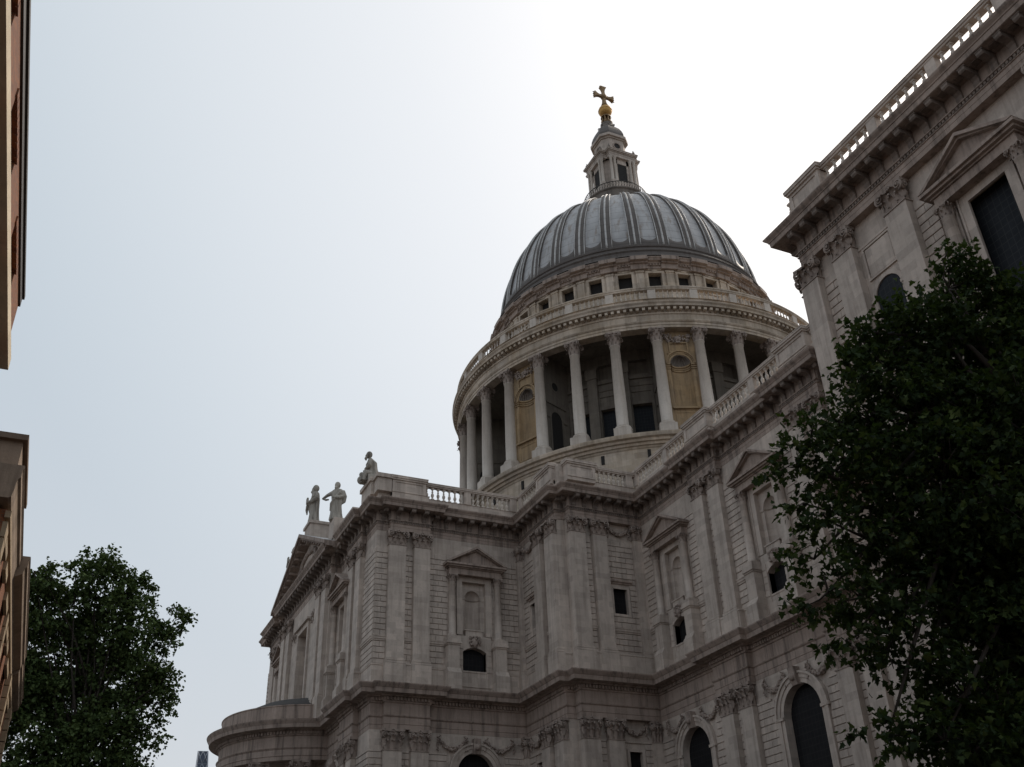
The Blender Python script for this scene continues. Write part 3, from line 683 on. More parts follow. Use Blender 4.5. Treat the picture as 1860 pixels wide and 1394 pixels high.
r_ = K(MB().wb(-2.1, -1.7, 0, .18, 14, 21.8).wb(1.7, 2.1, 0, .18, 14, 21.8).wb(-2.1, 2.1, 0, .18, 21.8, 22.3).wb(-2.4, 2.4, 0, .4, 22.3, 22.5).build('window', M_ST, None, FNM.p(cN, 0, 0), FNM.rz))
MB().add([(-1.7, .9, 14), (1.7, .9, 14), (1.7, .9, 21.8), (-1.7, .9, 21.8)], [(0, 1, 2, 3)]).build('window_glass', M_GL, r_)
for sg in (-1, 1): garland(FNM, cN+sg*3.6-.5, cN+sg*3.6+.5, 22.5, .3, 80+sg, n=14)
# big pediment
mb = MB(); hx, z0, z1, dep = 10.3, 26.75, 31.3, YT+CBO
def pt(x, y, z): return (x, y, z)
yF = YT+CBO+1.25; yW = YT+CBO+.05
for sg in (-1, 1):
    def slab(dz0, dz1, y0, y1, x_in=0.):
        q = []
        for y in (y0, y1):
            q += [(sg*(hx-x_in), y, z0+dz0), (0, y, z1+dz0), (0, y, z1+dz1), (sg*(hx-x_in), y, z0+dz1)]
        mb.add(q, [(0, 1, 2, 3), (7, 6, 5, 4), (0, 4, 5, 1), (3, 2, 6, 7), (0, 3, 7, 4), (1, 5, 6, 2)])
    slab(-.33, 0, yW-1.2, yF); slab(-.5, -.33, yW-1.2, yF-.2); slab(-.62, -.5, yW-1, yW+.35)
    for k in range(11):
        t = (k+.6)/11.2; x = sg*hx*(1-t); z = z0+(z1-z0)*t-.7
        mb.box(x-.17, x+.17, yW, yF-.3, z, z+.2)
K(mb.build('pediment', M_CORN))
K(MB().add([(-hx+.5, yW, z0-.1), (hx-.5, yW, z0-.1), (0, yW, z1-.4)], [(0, 2, 1)]).build('tympanum', M_ST))
mb = MB(); rr = random.Random(3); mb.tube([(3.0*math.cos(k*math.pi/20), yW+.05, 28.3+1.25*math.sin(k*math.pi/20)) for k in range(41)], .24, 6)
for k in range(120):
    t = rr.uniform(0, 2*math.pi); mb.ball((3.0*math.cos(t)*rr.uniform(.8, 1.1), yW+.08, 28.3+1.25*math.sin(t)*rr.uniform(.8, 1.1)), rr.uniform(.1, .22), 6, 4)
K(mb.build('tympanum_carving', M_CARV))
K(MB().add([(-hx, yF, z0), (0, yF, z1+.02), (0, YT-6, z1+.02), (-hx, YT-6, z0)], [(0, 1, 2, 3)]).add([(hx, yF, z0), (0, yF, z1+.02), (0, YT-6, z1+.02), (hx, YT-6, z0)], [(3, 2, 1, 0)]).build('pediment_roof', M_LEAD))
# portico: semicircular, of the lower order
pc = (0, YT-.35, 0); RP = 7.6
mb = MB(); mb.lathe([(RP-1.0, 9.95), (RP-1.0, 9.1)][::-1]+[], 4, pc, 0, 1)
mb = MB(); mb.lathe([(RP-1.1, 9.1), (RP, 9.1), (RP, 9.42), (RP+.05, 9.44), (RP+.05, 9.9), (RP+.16, 10.04), (RP, 10.06), (RP, 10.92), (RP+.12, 11.0), (RP+.12, 11.3), (RP+.36, 11.38), (RP+.9, 11.45), (RP+.94, 11.72), (RP+1.1, 11.98), (RP+1.14, 12.08), (RP+.0, 12.2), (RP-.0, 13.35), (RP+.05, 13.37), (RP+.05, 13.45), (RP-.4, 13.5)], 96, pc, 0, 180, smooth=False)
for i in range(90):
    t = R_(180*(i+.5)/90); p = Vector(pc)+Vector((math.cos(t), math.sin(t), 0))*RP; d = Vector((math.sin(t), -math.cos(t), 0))
    obox(mb, p, -d if d.cross(Vector((0, 0, 1))).dot(p-Vector(pc)) < 0 else d, .075, .1, .28, 11.08, 11.3)
PORT = K(mb.build('portico', M_CORN))
MB().lathe([(RP-.4, 13.45), (RP*.6, 14.7), (0.1, 15.9)], 48, pc, 0, 180).build('portico_roof', M_LEADD, PORT)
MB().lathe([(RP-1.1, 9.1), (RP-1.1, 10.2), (.1, 10.3)], 48, pc, 0, 180).build('portico_ceiling', M_ST, PORT)
c1 = cap_round(.52, 1.5).mesh('capital', M_CARV); s1 = MB().lathe([(.75, -6.5), (.75, -6.2), (.62, -6), (.6, 0), (.52, 7.55)], 24).mesh('column', M_ST)
for t in (20, 48, 76, 104, 132, 160):
    q = (pc[0]+(RP-.55)*math.cos(R_(t)), pc[1]+(RP-.55)*math.sin(R_(t)), 0)
    o = link('column', s1, PORT, q); o['label'] = 'plain round shaft of the portico'; link('column_capital', c1, PORT, (q[0], q[1], 7.6))

# ------------------------------------------------------------------ balustrades
BALP = [(.11, 0), (.11, .1), (.07, .13), (.06, .2), (.10, .3), (.125, .42), (.10, .54), (.05, .62), (.055, .68), (.085, .7), (.05, .75), (.06, .85), (.085, .95), (.085, 1.1)]
BAL = MB().lathe([(r*1.12, z) for r, z in BALP], 10).box(-.13, .13, -.13, .13, 0, .09).box(-.12, .12, -.12, .12, .98, 1.1).mesh('baluster', M_COL)
def railing(F, a0, a1, peds, o=0., smallp=(), zt=27.82, endrail=(0, 0), pitch=.47):
    """peds: wide panelled pedestals (a0,a1,extra) ; smallp: narrow ones (centre)"""
    mb = MB(); full = sorted([(p[0], p[1]) for p in peds]+[(c-.33, c+.33) for c in smallp])
    mb.wb(a0+endrail[0], a1+endrail[1], o-.4, o+.06, zt+1.1, zt+1.22); mb.wb(a0+endrail[0], a1+endrail[1], o-.44, o+.12, zt+1.22, zt+1.36)
    mb.ext([(o-.46, zt+1.36), (o+.14, zt+1.36), (o+.14, zt+1.42), (o-.16, zt+1.5), (o-.46, zt+1.42)], a0+endrail[0], a1+endrail[1])
    root = K(mb.build('balustrade', M_ST, None, F.p(0, 0, 0), F.rz))
    for p in peds:
        e = p[2] if len(p) > 2 else .3; q0, q1 = p[0], p[1]
        m2 = MB().wb(q0, q1, o-.5, o+e-.1, zt-.3, zt+1.1)
        for s0, s1, z_0, z_1 in ((q0, q0+.25, zt, zt+1.1), (q1-.25, q1, zt, zt+1.1), (q0+.25, q1-.25, zt, zt+.15), (q0+.25, q1-.25, zt+.92, zt+1.1)): m2.wb(s0, s1, o+e-.1, o+e-.04, z_0, z_1)
        m2.wb(q0-.06, q1+.06, o-.5, o+e+.06, zt+1.1, zt+1.24); m2.wb(q0-.14, q1+.14, o-.5, o+e+.13, zt+1.24, zt+1.40)
        m2.ext([(o-.5, zt+1.40), (o+e+.15, zt+1.40), (o+e+.15, zt+1.46), (o-.1, zt+1.56), (o-.5, zt+1.46)], q0-.16, q1+.16)
        m2.build('pedestal', M_ST, root)
    for c in smallp: MB().wb(c-.3, c+.3, o-.4, o+.04, zt, zt+1.1).build('pedestal', M_ST, root)
    cur = a0; gaps = []
    for q0, q1 in full+[(a1, a1)]:
        if q0-cur > .5: gaps.append((cur, q0))
        cur = max(cur, q1)
    for g0, g1 in gaps:
        n = max(1, round((g1-g0)/pitch))
        for i in range(n): link('baluster', BAL, root, (g0+(g1-g0)*(i+.5)/n, -(o-.15), zt))
    return root
railing(FT, .3, YT-YB, [(1.05, 3.95, .42)], 0, (YT-31.25, YT-27.0))
K(MB().box(XT-.35, XT+.6, YT-1.0, YT+.2, 27.8, 28.95).box(XT-.5, XT+.6, YT-1.05, YT+.35, 28.95, 29.3).box(-18.3, -15.6, YT-.7, YT+.45, 27.8, 28.95).box(-18.4, -15.5, YT-.7, YT+.6, 28.95, 29.3).build('corner_parapet', M_ST))
railing(FBN, 0, LBN, [(4.2, LBN-.05, .3)], 0, (.5,))
K(MB().box(XBN-.42, XBN+.1, YB-1.0, YB-.2, 26.76, 29.15).build('corner_parapet', M_ST))
railing(FBW, .72, LBW, [(.72, 3.25, .47)], RS-.1, (YB-19.9,))
railing(FN, 0, 33, [(c-26.2-1.55, c-26.2+1.45, .42) for c in NPAIR], 0, (.35, 5.0, 16.6, 28.0), zt=28.08)
K(MB().wb(.2, 33, -.45, -.02, 27.8, 28.08).build('parapet_plinth', M_ST, None, FN.p(0, 0, 0), FN.rz))
railing(FC, 0, 26, [(.8, 3.2, .28)], RS-.1, (7.0, 11.0, 15.0), pitch=.54, endrail=(.8, 0))
K(MB().box(-12.4, -8.62, YT-.7, YT+.3, 27.8, 29.2).build('parapet_block', M_ST))
K(MB().box(-8.6, -6.9, YT-.8, YT+.9, 27.8, 29.75).build('statue_plinth', M_ST)); K(MB().box(6.9, 8.6, YT-.8, YT+.9, 27.8, 29.75).build('statue_plinth', M_ST))
K(MB().box(-1.1, 1.1, YT-1.2, YT+1.3, 30.4, 32.2).box(-1.25, 1.25, YT-1.2, YT+1.45, 32.18, 32.45).build('statue_plinth', M_ST))
# roofs behind the parapets
K(MB().add([(-100, 17, 24.9), (60, 17, 24.9), (60, -20, 24.9), (-100, -20, 24.9)], [(0, 1, 2, 3)]).add([(XT+.6, YT-.6, 24.6), (-XT, YT-.6, 24.6), (-XT, 17, 24.6), (XT+.6, 17, 24.6)], [(0, 1, 2, 3)])
  .add([(-100, YC-.5, 24.7), (XC-.5, YC-.5, 24.7), (XC-.5, 17, 24.7), (-100, 17, 24.7)], [(0, 1, 2, 3)]).add([(XB+.5, YB-.9, 24.5), (XT, YB-.9, 24.5), (XT, 17, 24.5), (XB+.5, 17, 24.5)], [(0, 1, 2, 3)]).build('roof', M_LEADD))
K(MB().box(-XT-.02, 19.0, -38, YT-.02, GZ, 24.5).box(-100, 60, -19.3, -18.8, GZ, 24.5).build('far_walls', M_ST))

# ------------------------------------------------------------------ drum
PH = 84.617; RC = 22.1
def polar(r, az, z=0): return (r*math.cos(R_(az)), r*math.sin(R_(az)), z)
mb = MB(); mb.lathe([(22.2, 20), (22.2, 36.9), (22.3, 37.0), (22.35, 37.15), (22.5, 37.2), (22.55, 37.45), (22.75, 37.5), (22.8, 37.75), (23.05, 37.85), (23.1, 38.1), (23.1, 38.25), (16.5, 38.3)], 192, smooth=False)
K(mb.build('drum_base', M_DRUM))
for az in (111.2, 135.0, 146.7, 123.1, 99.5, 158.6):
    mb = MB(); mb.box(-.16, .16, -.1, .06, -.45, .45); o = K(mb.build('vent_slot', M_VOID, None, polar(22.2, az, 36.3), R_(az+90)))
colm = MB().box(-.85, .85, -.85, .85, 0, .85).lathe([(.86, .85), (.9, .93), (.86, 1.03), (.74, 1.07), (.74, 1.12), (.78, 1.2), (.7, 1.27), (.6, 1.33), (.598, 4), (.5, 10.55), (.56, 10.57), (.56, 10.63)], 28).mesh('column', M_COL)
capm = cap_round(.5, 1.55).mesh('capital', M_CARV)
c0 = None
for k in range(32):
    az = PH+11.25*k
    o = K(link('column', colm, None, polar(RC, az, 38.3), R_(az))); link('capital', capm, o, (0, 0, 10.6), 0)
# peristyle entablature
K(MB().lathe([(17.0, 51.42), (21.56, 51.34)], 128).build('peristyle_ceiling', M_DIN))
mb = MB(); mb.lathe([(21.0, 51.3), (21.55, 51.3), (21.55, 50.45), (22.62, 50.45), (22.62, 50.76), (22.68, 50.77), (22.68, 51.05), (22.74, 51.06), (22.84, 51.22), (22.84, 51.27), (22.62, 51.28), (22.62, 52.05), (22.72, 52.1), (22.72, 52.25), (22.62, 52.26), (22.62, 52.74), (23.26, 52.78), (23.28, 53.0), (23.42, 53.18), (23.42, 53.26), (22.9, 53.4), (22.85, 53.42), (22.85, 53.95), (22.2, 54.0)], 256, smooth=False)
for k in range(224):
    az = 360*k/224; p = Vector(polar(22.62, az)); d = Vector((math.sin(R_(az)), -math.cos(R_(az)), 0)); d = -d
    obox(mb, p, d, .15, .0, .52, 52.42, 52.72)
K(mb.build('peristyle_entablature', M_DRUM))
mb = MB(); mb.lathe([(22.3, 55.15), (22.75, 55.15), (22.82, 55.2), (22.82, 55.35), (22.88, 55.4), (22.88, 55.55), (22.5, 55.68), (22.25, 55.55), (22.3, 55.15)], 192, smooth=False)
SB = K(mb.build('stone_gallery_rail', M_DRUM))
mbb = MB()
for k in range(32):
    az = PH+11.25*k
    o = link('pedestal', bpy.data.meshes.get('gallery_pedestal') or MB().box(-.25, .25, -.42, .42, 0, 1.2).mesh('gallery_pedestal', M_COL), SB, polar(22.52, az, 53.97), R_(az))
    for j in range(7):
        a2 = az+1.25+(11.25-2.5)*(j+.5)/7; P = Vector(polar(22.52, a2, 53.98)); q = [(r*.85, z*1.08) for r, z in BALP]
        mbb.lathe(q, 8, P)
o = mbb.build('gallery_balusters', M_COL, SB); o['kind'] = 'stuff'
mb = MB(); mb.lathe([(23, 53.9), (17, 53.95)], 96); K(mb.build('stone_gallery_floor', M_DRUM))
# inner drum wall with windows and dark recesses
def cylwall(mb, R, z0, z1, holes, depth=.6, seg=256, smooth=False):
    zs = sorted({z0, z1}|{z for h in holes for z in (h[2], h[3])}); ang = sorted({360*i/seg for i in range(seg)}|{h[i] % 360 for h in holes for i in (0, 1)})
    ang = [a for i, a in enumerate(ang) if i == 0 or a-ang[i-1] > 1e-4]
    for i, a in enumerate(ang):
        b = ang[(i+1) % len(ang)]; b = b if b > a else b+360; m = ((a+b)/2) % 360
        for j in range(len(zs)-1):
            zc = (zs[j]+zs[j+1])/2
            if any(h[2] < zc < h[3] and ((m-h[0]) % 360) < ((h[1]-h[0]) % 360) for h in holes): continue
            mb.add([polar(R, a, zs[j]), polar(R, b, zs[j]), polar(R, b, zs[j+1]), polar(R, a, zs[j+1])], [(0, 1, 2, 3)])
    for h in holes:
        a, b = h[0], h[1]; m = (a+b)/2
        P = [polar(R, a, h[2]), polar(R, b, h[2]), polar(R, b, h[3]), polar(R, a, h[3])]; Q = [polar(R-depth, a, h[2]), polar(R-depth, b, h[2]), polar(R-depth, b, h[3]), polar(R-depth, a, h[3])]
        mb.add(P+Q, [(0, 4, 5, 1), (1, 5, 6, 2), (2, 6, 7, 3), (3, 7, 4, 0)])
holes = []; wins = []
for k in range(32):
    if k % 4 == 2: continue
    az = PH+11.25*(k+.5); holes.append((az-3.4, az+3.4, 40.3, 44.7)); wins.append(az); holes.append((az-3.4, az+3.4, 48.4, 50.2))
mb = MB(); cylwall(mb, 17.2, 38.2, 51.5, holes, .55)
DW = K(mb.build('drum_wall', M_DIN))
mb = MB()
for (z0, z1, e) in ((47.75, 48.0, .22), (46.9, 47.0, .1), (39.9, 40.2, .15)): mb.lathe([(17.2, z0), (17.2+e, z0+.05), (17.2+e, z1), (17.2, z1+.03)], 192, smooth=False)
mb.build('string_course', M_DIN, DW)
gm = MB().add([(-1.05, 0, 0), (1.05, 0, 0), (1.05, 0, 4.4), (-1.05, 0, 4.4)], [(0, 1, 2, 3)]).mesh('drum_window', M_GL2)
fm = MB()
for x0, x1, z0, z1 in ((-1.3, -1.02, -.2, 6.0), (1.02, 1.3, -.2, 6.0), (-1.02, 1.02, 4.4, 4.75), (-1.5, 1.5, 5.9, 6.15)): fm.wb(x0, x1, -.02, .14, z0, z1)
fm = fm.mesh('window_frame', M_DIN); pm = MB().add([(-1.05, 0, 0), (1.05, 0, 0), (1.05, 0, 1.8), (-1.05, 0, 1.8)], [(0, 1, 2, 3)]).mesh('upper_recess', M_DIN)
for az in wins:
    o = K(link('drum_window', gm, None, polar(16.7, az, 40.3), R_(az+90))); link('window_frame', fm, o, (0, -.45, 0)); link('upper_recess', pm, o, (0, .05, 8.1))
# piers of the open bays (against the drum wall) and the solid bays with niches
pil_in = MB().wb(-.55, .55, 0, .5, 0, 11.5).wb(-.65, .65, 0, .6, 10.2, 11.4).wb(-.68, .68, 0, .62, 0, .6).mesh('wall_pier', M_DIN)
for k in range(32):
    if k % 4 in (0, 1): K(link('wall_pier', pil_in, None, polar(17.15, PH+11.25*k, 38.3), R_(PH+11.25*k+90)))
hw = 2.0
def niche_block():
    mb = MB(); o1 = 0.; zb = 0.; D = 4.55
    # radial block: front at o=0, sides, arched niche (half cylinder + shell)
    r, zs = 1.05, 8.2
    for x0, x1 in ((-hw, -r), (r, hw)): mb.wb(x0, x1, -.35, 0, .3, 12.15)
    mb.wb(-r, r, -.35, 0, zs+r+.02, 12.15); spandrel(mb, 0, r, zs, -r, r, zs+r+.02, -.35, 0); mb.wb(-r, r, -.35, 0, .3, 3.0)
    n = 16
    mb.add([(-r*math.cos(math.pi*i/n), .0+.75*math.sin(math.pi*i/n), z) for i in range(n+1) for z in (3.0, zs)], [(2*i, 2*i+2, 2*i+3, 2*i+1) for i in range(n)], True)
    for i in range(5):                                           # curved impost mouldings
        pass
    for (z0, z1, e) in ((zs-.12, zs+.04, .10), (zs-.36, zs-.26, .06), (zs-.62, zs-.5, .09)):
        mb.wb(-hw+.1, -r-.0, 0, .1, z0, z1); mb.wb(r+.0, hw-.1, 0, .1, z0, z1)
        vs = []; 
        for i in range(n+1):
            t = math.pi*i/n; c_, s_ = -math.cos(t), math.sin(t)
            vs += [(r*c_, .75*s_, z0), ((r-e)*c_, .75*s_-e, z0), ((r-e)*c_, .75*s_-e, z1), (r*c_, .75*s_, z1)]
        mb.add(vs, [(4*i+j, 4*i+4+j, 4*i+5+j, 4*i+1+j) for i in range(n) for j in range(3)])
    archband(mb, 0, r, r+.2, zs, 0, .08, 18); archband(mb, 0, r+.24, r+.36, zs, 0, .12, 18); archband(mb, 0, r+.36, r+.5, zs, 0, .22, 18)
    for x0, x1 in ((-1.62, -1.5), (1.5, 1.62)): mb.wb(x0, x1, 0, .1, .6, 7.5)
    mb.wb(-r-.36, -r-.04, 0, .05, 3.1, 7.5).wb(r+.04, r+.36, 0, .05, 3.1, 7.5)
    mb.wb(-r-.3, r+.3, -.1, .26, 2.9, 3.08)
    for x0, x1, z0, z1 in ((-1.15, -1.03, .9, 2.6), (1.03, 1.15, .9, 2.6), (-1.03, 1.03, 2.48, 2.6), (-1.03, 1.03, .9, 1.02)): mb.wb(x0, x1, 0, .05, z0, z1)
    for x0, x1, z0, z1 in ((-1.0, -.86, 9.55, 10.75), (.86, 1.0, 9.55, 10.75), (-.86, .86, 10.6, 10.75), (-.86, .86, 9.55, 9.7)): mb.wb(x0, x1, 0, .13, z0, z1)
    mb.wb(-1.2, 1.2, 0, .12, 9.35, 9.5)
    return mb
def shell():
    mb = MB(); r, zs, n, m = 1.05, 8.2, 22, 10; vs = []
    for j in range(m+1):
        e = math.pi/2*j/m
        for i in range(n+1):
            t = math.pi*i/n; fl = 1-.10*(i % 2)*math.cos(e*.5); vs.append((-r*math.cos(t)*math.cos(e)*fl, .75*math.sin(t)*math.cos(e)*fl, zs+r*math.sin(e)*fl))
    return mb.add(vs, [(j*(n+1)+i, j*(n+1)+i+1, (j+1)*(n+1)+i+1, (j+1)*(n+1)+i) for j in range(m) for i in range(n)])
nb = niche_block().mesh('niche_bay', M_WARM); sh = shell().mesh('shell_hood', M_DARKST)
mbk = MB().wb(-hw, hw, -4.6, -1.2, 0, 13).wb(-hw, -1.2, -1.2, -.3, 0, 13).wb(1.2, hw, -1.2, -.3, 0, 13).wb(-hw, hw, -1.2, .35, 0, .32)
sidearch = MB()
for sg in (-1, 1):
    pass
bk = mbk.mesh('bay_wall', M_DIN)
sb = MB().box(-2.2, 2.2, -.35, .35, .0, .3).mesh('bay_plinth', M_COL)
sa = MB(); sa.plate(archpoly(0, .85, 5.6, .3), 0, .02); sa.plate([(.5*math.cos(2*math.pi*i/16), 9.6+.7*math.sin(2*math.pi*i/16)) for i in range(16)], 0, .02); sa = sa.mesh('side_opening', M_VOID)
sb2 = MB(); archband(sb2, 0, .85, 1.1, 5.6, 0, .08); sb2.wb(-1.1, -.85, 0, .06, .3, 5.6).wb(.85, 1.1, 0, .06, .3, 5.6); archband(sb2, 0, .5, .7, 9.6, 0, .06, 16, (0, 2*math.pi)); sb2.wb(-1.7, 1.7, 0, .12, 7.2, 7.4).wb(-1.7, -1.15, 0, .1, 5.5, 5.7).wb(1.15, 1.7, 0, .1, 5.5, 5.7); sb2 = sb2.mesh('side_moulding', M_DIN)
car = MB(); rr = random.Random(9)
car.ball((0, -.12, 11.25), .42, 10, 6, (1.1, .4, .6))
for k in range(60):
    x = rr.uniform(-1.35, 1.35); car.ball((x, -.05-rr.uniform(0, .16), 11.35+rr.uniform(-.45, .3)-.2*math.cos(x*2)), rr.uniform(.06, .15), 6, 4)
for sg in (-1, 1): volute(car, Vector((sg*1.1, -.12, 11.5)), Vector((0, -1, 0)), Vector((sg, 0, 0)), .28, .1); volute(car, Vector((sg*1.05, -.12, 10.95)), Vector((0, -1, 0)), Vector((-sg, 0, 0)), .22, .1)
car = car.mesh('festoon', M_CARV)
for k in range(2, 32, 4):
    az = PH+11.25*(k+.5); rz = R_(az+90)
    o = K(link('niche_bay', nb, None, polar(21.75, az, 38.3), rz)); link('shell_hood', sh, o); link('bay_wall', bk, o); link('festoon', car, o)
    for sg in (-1, 1):
        link('side_opening', sa, o, (sg*(hw+.01), 2.4, 0), math.pi/2*sg); link('side_moulding', sb2, o, (sg*hw, 2.4, 0), math.pi/2*sg)
# attic storey
holes = [(PH+11.25*(k+.5)-2.6, PH+11.25*(k+.5)+2.6, 59.2, 61.5) for k in range(32)]
UP = Vector((.43, .90, 0))*.32
def KU(o): o.location.x += UP.x; o.location.y += UP.y; return K(o)
mb = MB(); cylwall(mb, 17.3, 53.5, 62.1, holes, .7)
AT = KU(mb.build('attic_wall', M_DRUM))
aw = MB().add([(-.8, 0, -.4), (.8, 0, -.4), (.8, 0, 1.9), (-.8, 0, 1.9)], [(0, 1, 2, 3)]).mesh('attic_window', M_VOID)
af = MB().wb(-1.0, -.78, -.02, .12, -.2, 1.95).wb(.78, 1.0, -.02, .12, -.2, 1.95).wb(-1.05, 1.05, -.02, .14, 1.85, 2.1).wb(-.3, .3, -.02, .18, 2.1, 2.25).wb(-.75, .75, -.02, .1, 2.25, 2.55).wb(-1, 1, -.02, .14, -.35, -.1).mesh('window_frame', M_DRUM)
ap = MB().wb(-.42, .42, 0, .16, 55.5, 61.75).wb(-.5, .5, 0, .22, 61.55, 61.8).wb(-.95, -.6, 0, .08, 55.5, 61.7).wb(.6, .95, 0, .08, 55.5, 61.7).mesh('attic_pilaster', M_DRUM)
for k in range(32):
    az = PH+11.25*(k+.5); o = KU(link('attic_window', aw, None, polar(16.62, az, 59.6), R_(az+90))); link('window_frame', af, o, (0, -.66, 0))
    az = PH+11.25*k; KU(link('attic_pilaster', ap, None, polar(17.28, az, 0), R_(az+90)))
mb = MB(); mb.lathe([(17.3, 61.95), (17.5, 62.0), (17.5, 62.35), (17.56, 62.4), (17.56, 62.55), (17.7, 62.6), (17.75, 62.75), (18.0, 62.85), (18.05, 63.05), (18.15, 63.2), (18.15, 63.3), (17.6, 63.45)], 192, smooth=False)
for k in range(320):
    az = 360*k/320; p = Vector(polar(17.5, az)); d = Vector((-math.sin(R_(az)), math.cos(R_(az)), 0)); obox(mb, p, d, .09, 0, .2, 62.36, 62.56)
for k in range(32):
    az = PH+11.25*k
    for rr0, z0, z1 in ((17.72, 61.9, 62.6), (17.95, 62.58, 62.8), (18.35, 62.8, 63.28), (18.2, 63.28, 63.42)):
        vs = [polar(r, az+a, z) for z in (z0, z1) for a in (-3.1, -1, 1, 3.1) for r in (17.2, rr0)]
        fs = [(1, 3, 11, 9), (3, 5, 13, 11), (5, 7, 15, 13), (0, 1, 9, 8), (7, 6, 14, 15)]+[(2*i+8*j, 2*i+1+8*j, 2*i+3+8*j, 2*i+2+8*j) for i in range(3) for j in (0, 1)]
        mb.add(vs, fs)
KU(mb.build('attic_cornice', M_CORN))
mb = MB(); mb.lathe([(18.2, 63.4), (17.9, 63.55), (17.55, 64.1), (17.5, 64.5), (17.55, 64.55), (17.62, 64.7), (17.5, 64.85), (17.3, 64.9), (17.2, 65.35), (17.3, 65.45), (17.32, 65.6), (17.2, 65.7), (16.9, 65.75)], 192, smooth=False)
KU(mb.build('dome_gutter', M_BRL))
# dome
def dr(z):
    t = max(0, (z-64.5)/18.35); return 16.62*max(0, 1-t*t)**.42
zs = [65.6, 66.0, 66.4, 66.68, 66.78]+[66.78+2.6*(i+1)/14 for i in range(14)]+[69.38+13.2*(1-(1-(i+1)/46)**1.3) for i in range(46)]
SUB = 24; NA = 32*SUB; vs = []; fs = []; NZ = len(zs)
def inpanel(x, j): return x < .63 and j >= 4
for j, z in enumerate(zs):
    for i in range(NA):
        x = abs(((i/SUB) % 1)-.5)*2
        lift = 1.15*(1-math.sqrt(max(0, 1-(min(x, .63)/.66)**2)))*max(0, min(1, (z-66.2)/.4))*max(0, 1-max(0, z-66.78)/2.6)
        rec = 0 if inpanel(x, j) else .3
        r = dr(z+lift)+rec*(.35+.65*min(1, dr(z)/12)); vs.append(polar(r, PH+360*i/NA, z+lift))
for j in range(NZ-1):
    for i in range(NA): fs.append((j*NA+i, j*NA+(i+1) % NA, (j+1)*NA+(i+1) % NA, (j+1)*NA+i))
DM = KU(MB().add(vs, fs, True).build('dome', M_LEAD)); DM.data.materials.append(M_BRL)
mi = [0 if (abs((((i+.5)/SUB) % 1)-.5)*2 < .62 and j >= 4) else 1 for j in range(NZ-1) for i in range(NA)]
DM.data.polygons.foreach_set('material_index', mi)
mbr = MB()
def ribmesh():
    mb = MB()
    for off, rr0 in ((-.62, .06), (.62, .06), (0, .13)):
        pts = []; rad = []
        for i, z in enumerate(zs[1:-2:2]):
            r = dr(z)+.3; w_ = min(1, dr(z)/15); pts.append((r, off*w_, z)); rad.append(rr0*(.5+.5*w_))
        mb.tube(pts, rad, 7)
    return mb.mesh('rib', M_RIB)
rm = ribmesh()
for k in range(32): o = link('rib', rm, DM, (0, 0, 0), R_(PH+11.25*k))
# lantern
UP = Vector((.43, .90, 0))*.33
mb = MB(); mb.lathe([(4.4, 81.5), (4.3, 84.5), (4.35, 86.0), (4.55, 86.15), (4.55, 86.35), (2, 86.4)], 64, smooth=False)
LT = KU(mb.build('lantern_base', M_DARKST))
mb = MB(); mb.lathe([(4.42, 87.25), (4.5, 87.25), (4.5, 87.35), (4.42, 87.35), (4.42, 87.25)], 64)
for i in range(72):
    az = 5*i; mb.tube([polar(4.46, az, 86.35), polar(4.46, az, 87.3)], .03, 4)
    mb.tube([polar(4.46, az, 86.5), polar(4.46, az+2.5, 86.95), polar(4.46, az, 87.15)], .03, 4)
KU(mb.build('golden_gallery_rail', M_IRON))
mb = MB()
def octo(h, c, z0, z1, mbx): # square with cut corners, closed walls and lids
    pl = [(h, c), (c, h), (-c, h), (-h, c), (-h, -c), (-c, -h), (c, -h), (h, -c)]
    vs = [(x, y, z0) for x, y in pl]+[(x, y, z1) for x, y in pl]; mbx.add(vs, [(i, (i+1) % 8, 8+(i+1) % 8, 8+i) for i in range(8)]+[tuple(range(8)), tuple(range(15, 7, -1))])
octo(2.5, 1.15, 86.4, 93.2, mb)
for q in range(4):
    ca, sa_ = [(1, 0), (0, 1), (-1, 0), (0, -1)][q]
    def W(x, y, z): return (x*ca-y*sa_, x*sa_+y*ca, z)
    def bx(x0, x1, y0, y1, z0, z1):
        vs = [W(x, y, z) for z in (z0, z1) for x, y in ((x0, y0), (x1, y0), (x1, y1), (x0, y1))]; mb.add(vs, [(0, 3, 2, 1), (4, 5, 6, 7), (0, 1, 5, 4), (1, 2, 6, 5), (2, 3, 7, 6), (3, 0, 4, 7)])
    bx(2.0, 3.2, -2.2, 2.2, 86.4, 87.9); bx(2.0, 3.1, -2.1, 2.1, 87.9, 88.5)
    for s_ in (-1, 1): bx(2.2, 2.62, min(s_*.75, s_*1.1), max(s_*.75, s_*1.1), 88.5, 93.1)
    bx(2.2, 2.62, -1.1, 1.1, 92.2, 93.15)
    for z0, z1, e in ((93.1, 93.5, 0), (93.5, 93.85, .04), (93.85, 94.0, .15), (94.0, 94.2, .3), (94.2, 94.3, .36)): bx(1.5, 3.0+e, -2.1-e, 2.1+e, z0, z1)
octo(2.4, 1.5, 93.1, 93.9, mb); octo(2.7, 1.7, 93.9, 94.3, mb)
octo(1.95, 1.1, 94.3, 97.8, mb); octo(2.15, 1.3, 94.3, 94.8, mb); octo(2.1, 1.2, 97.75, 98.0, mb); octo(2.35, 1.4, 98.0, 98.45, mb)
LN_ = KU(mb.build('lantern', M_ST))
cm = MB().lathe([(.28, 0), (.28, .15), (.22, .25), (.21, 2), (.18, 4.1), (.2, 4.15), (.3, 4.55)], 14).mesh('lantern_column', M_COL)
wm = MB().box(-.02, .02, -.72, .72, 0, 3.6).mesh('lantern_window', M_VOID); ocm = MB().lathe([(.52, 0), (.6, .08), (.7, .0)], 20).mesh('oculus_frame', M_CARV)
